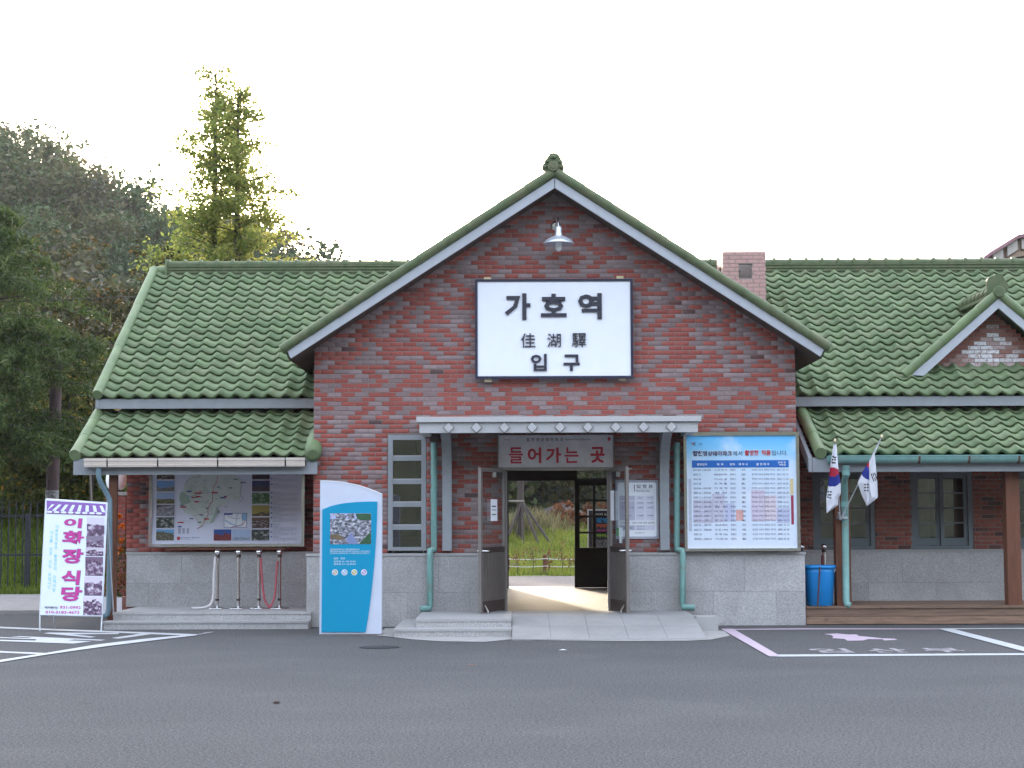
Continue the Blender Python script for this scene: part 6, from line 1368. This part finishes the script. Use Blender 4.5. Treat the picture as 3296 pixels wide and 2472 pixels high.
# trees one can tell apart on the skyline
SK = [(15, 470, 120, 3.0, 3, 'pointed dark pine highest on the left skyline'), (60, 500, 122, 3.6, 0, 'dark round tree just below the highest skyline pine'), (112, 530, 121, 2.4, 3, 'bushy dark tree on the steep left skyline'), (165, 560, 124, 3.3, 1, 'two lobed dark tree on the left skyline'), (205, 590, 123, 2.6, 2, 'small round tree where the skyline flattens'), (232, 618, 124, 2.0, 3, 'spiky dark pine on the middle skyline'), (335, 640, 126, 2.6, 0, 'rounded tree left of the thin bare topped skyline tree'), (434, 632, 125, 2.2, 3, 'thin bare topped tree standing above the skyline'), (520, 668, 126, 2.8, 1, 'broad tree on the skyline nearest the tall feathery trees'), (480, 680, 124, 2.8, 2, 'dense tree on the low skyline left of the feathery trees'), (950, 806, 128, 1.1, 0, 'small tree on the skyline right of the feathery trees'), (985, 818, 128, 1.0, 1, 'last small skyline tree before the gable roof')]
for sx, sy, Y, s, k, lab in SK:
    p = at(sx, sy, Y); h = (2.6 if k == 3 else 1.85) * s; gzv = float(terrain(p.x, Y)); zb2 = p.z - h
    t = tree('skyline_tree', lab, 'tree', (p.x, Y, min(gzv, zb2)), 'trees on the hill skyline'); part('trunk', M_bark, t, lambda b: b.tube([(p.x, Y, min(gzv, zb2) - .2), (p.x, Y, zb2 + h * .7)], [.22, .08], 7))
    V, Fq, n = TPL[k]; Q = V * s; fast('crown', Q, Fq, ML_hill, t, np.repeat(np.clip(rng.normal(rng.uniform(.1, .6), .15, n), 0, 1), 4), wloc=(p.x, Y, zb2))
# wooded slope seen through the hall
for k, (sx, Y, s, lab) in enumerate(((1690, 44, 1.5, 'small dark tree behind the propped tree on the garden slope'), (1740, 50, 1.7, 'orange tinged tree at the top of the rear doorway view'), (1800, 56, 2.0, 'broad dark tree behind the rocks on the garden slope'), (1880, 48, 1.8, 'dark tree behind the panes of the rear door'), (1640, 54, 2.0, 'dark tree at the left jamb of the rear doorway'))):
    x = at(sx, 1600, Y).x; z = float(terrain(x, Y)); t = tree('slope_tree', lab, 'tree', (x, Y, z), 'trees on the garden slope'); part('trunk', M_bark, t, lambda b: b.tube([(x, Y, z - .1), (x + .1, Y, z + 1.6 * s)], [.12, .05], 8))
    V, Fq, n = TPL[k % 3]; fast('crown', V * s + np.array([0, 0, .9 * s]), Fq, ML_oak, t, np.repeat(np.clip(rng.normal(.5, .25, n), 0, 1), 4), wloc=(x, Y, z))

# ================================================================== NEIGHBOUR BUILDING at the far right
NY = 24.0; cr7 = crop(3000, 730, 7.213)
nb_ = empty('neighbour_building', (W(3250, 820, NY).x + 1.2, NY + 3, 0), 'pale building with a sloping pink tiled gable behind the right roof', 'building')
def np_(x, y): q = W(*cr7(x, y), NY); return (q.x, q.z)
prof = [np_(x, y) for x, y in ((1180, 720), (1310, 620), (1400, 560), (1700, 380), (1990, 190), (2135, 168))]; xe2, ze2 = prof[-1]; prof += [(xe2 + 3.5, ze2 + .02)]
M_ptile = mat('pinkish_roof_edge', (.22, .12, .14), .7, var=.2); M_tan = mat('tan_cornice', (.24, .17, .125), .7, var=.15); M_block = mat('pale_block', (.36, .33, .31), .7, var=.1); M_nwall = mat('cream_wall', (.26, .24, .23), .8, var=.06)
x0n = prof[0][0]
part('wall', M_nwall, nb_, lambda b: b.prism([(x0n + .1, 0), (xe2 + 3.4, 0), (xe2 + 3.4, ze2 - .75)] + [(x, z - .75) for x, z in prof[::-1][1:]], NY + .25, NY + 5))
part('roof_edge', M_ptile, nb_, lambda b: b.prism([(x, z - .1) for x, z in prof] + [(x, z) for x, z in prof[::-1]], NY - .1, NY + 5))
part('cornice', M_tan, nb_, lambda b: (b.prism([(x, z - .62) for x, z in prof] + [(x, z - .48) for x, z in prof[::-1]], NY + .1, NY + 5), b.prism([(x, z - .48) for x, z in prof] + [(x, z - .1) for x, z in prof[::-1]], NY + .15, NY + 5)))
for k in range(14):
    f = .3 + .42 * k; xx = x0n + f; pz = np.interp(xx, [p_[0] for p_ in prof], [p_[1] for p_ in prof]); pz2 = np.interp(xx + .3, [p_[0] for p_ in prof], [p_[1] for p_ in prof])
    part('block', M_block, nb_, lambda b: b.prism([(xx, pz - .42), (xx + .3, pz2 - .42), (xx + .3, pz2 - .12), (xx, pz - .12)], NY + .02, NY + .16))

# ================================================================== AIR between here and the hill
hz = MB(); hz.box(-165, 165, -155, 268, -1.6, 62)
hv = bpy.data.materials.new('haze_air'); hv.use_nodes = True; t = hv.node_tree; t.nodes.remove(t.nodes['Principled BSDF'])
pv = nn(t, 'ShaderNodeVolumePrincipled'); pv.inputs['Color'].default_value = (.86, .86, .92, 1); pv.inputs['Density'].default_value = .0002; pv.inputs['Anisotropy'].default_value = .2
t.links.new(pv.outputs[0], t.nodes['Material Output'].inputs['Volume'])
tag(hz.build('haze', hv), 'thin pale haze lying over the valley', 'haze', kind='stuff')
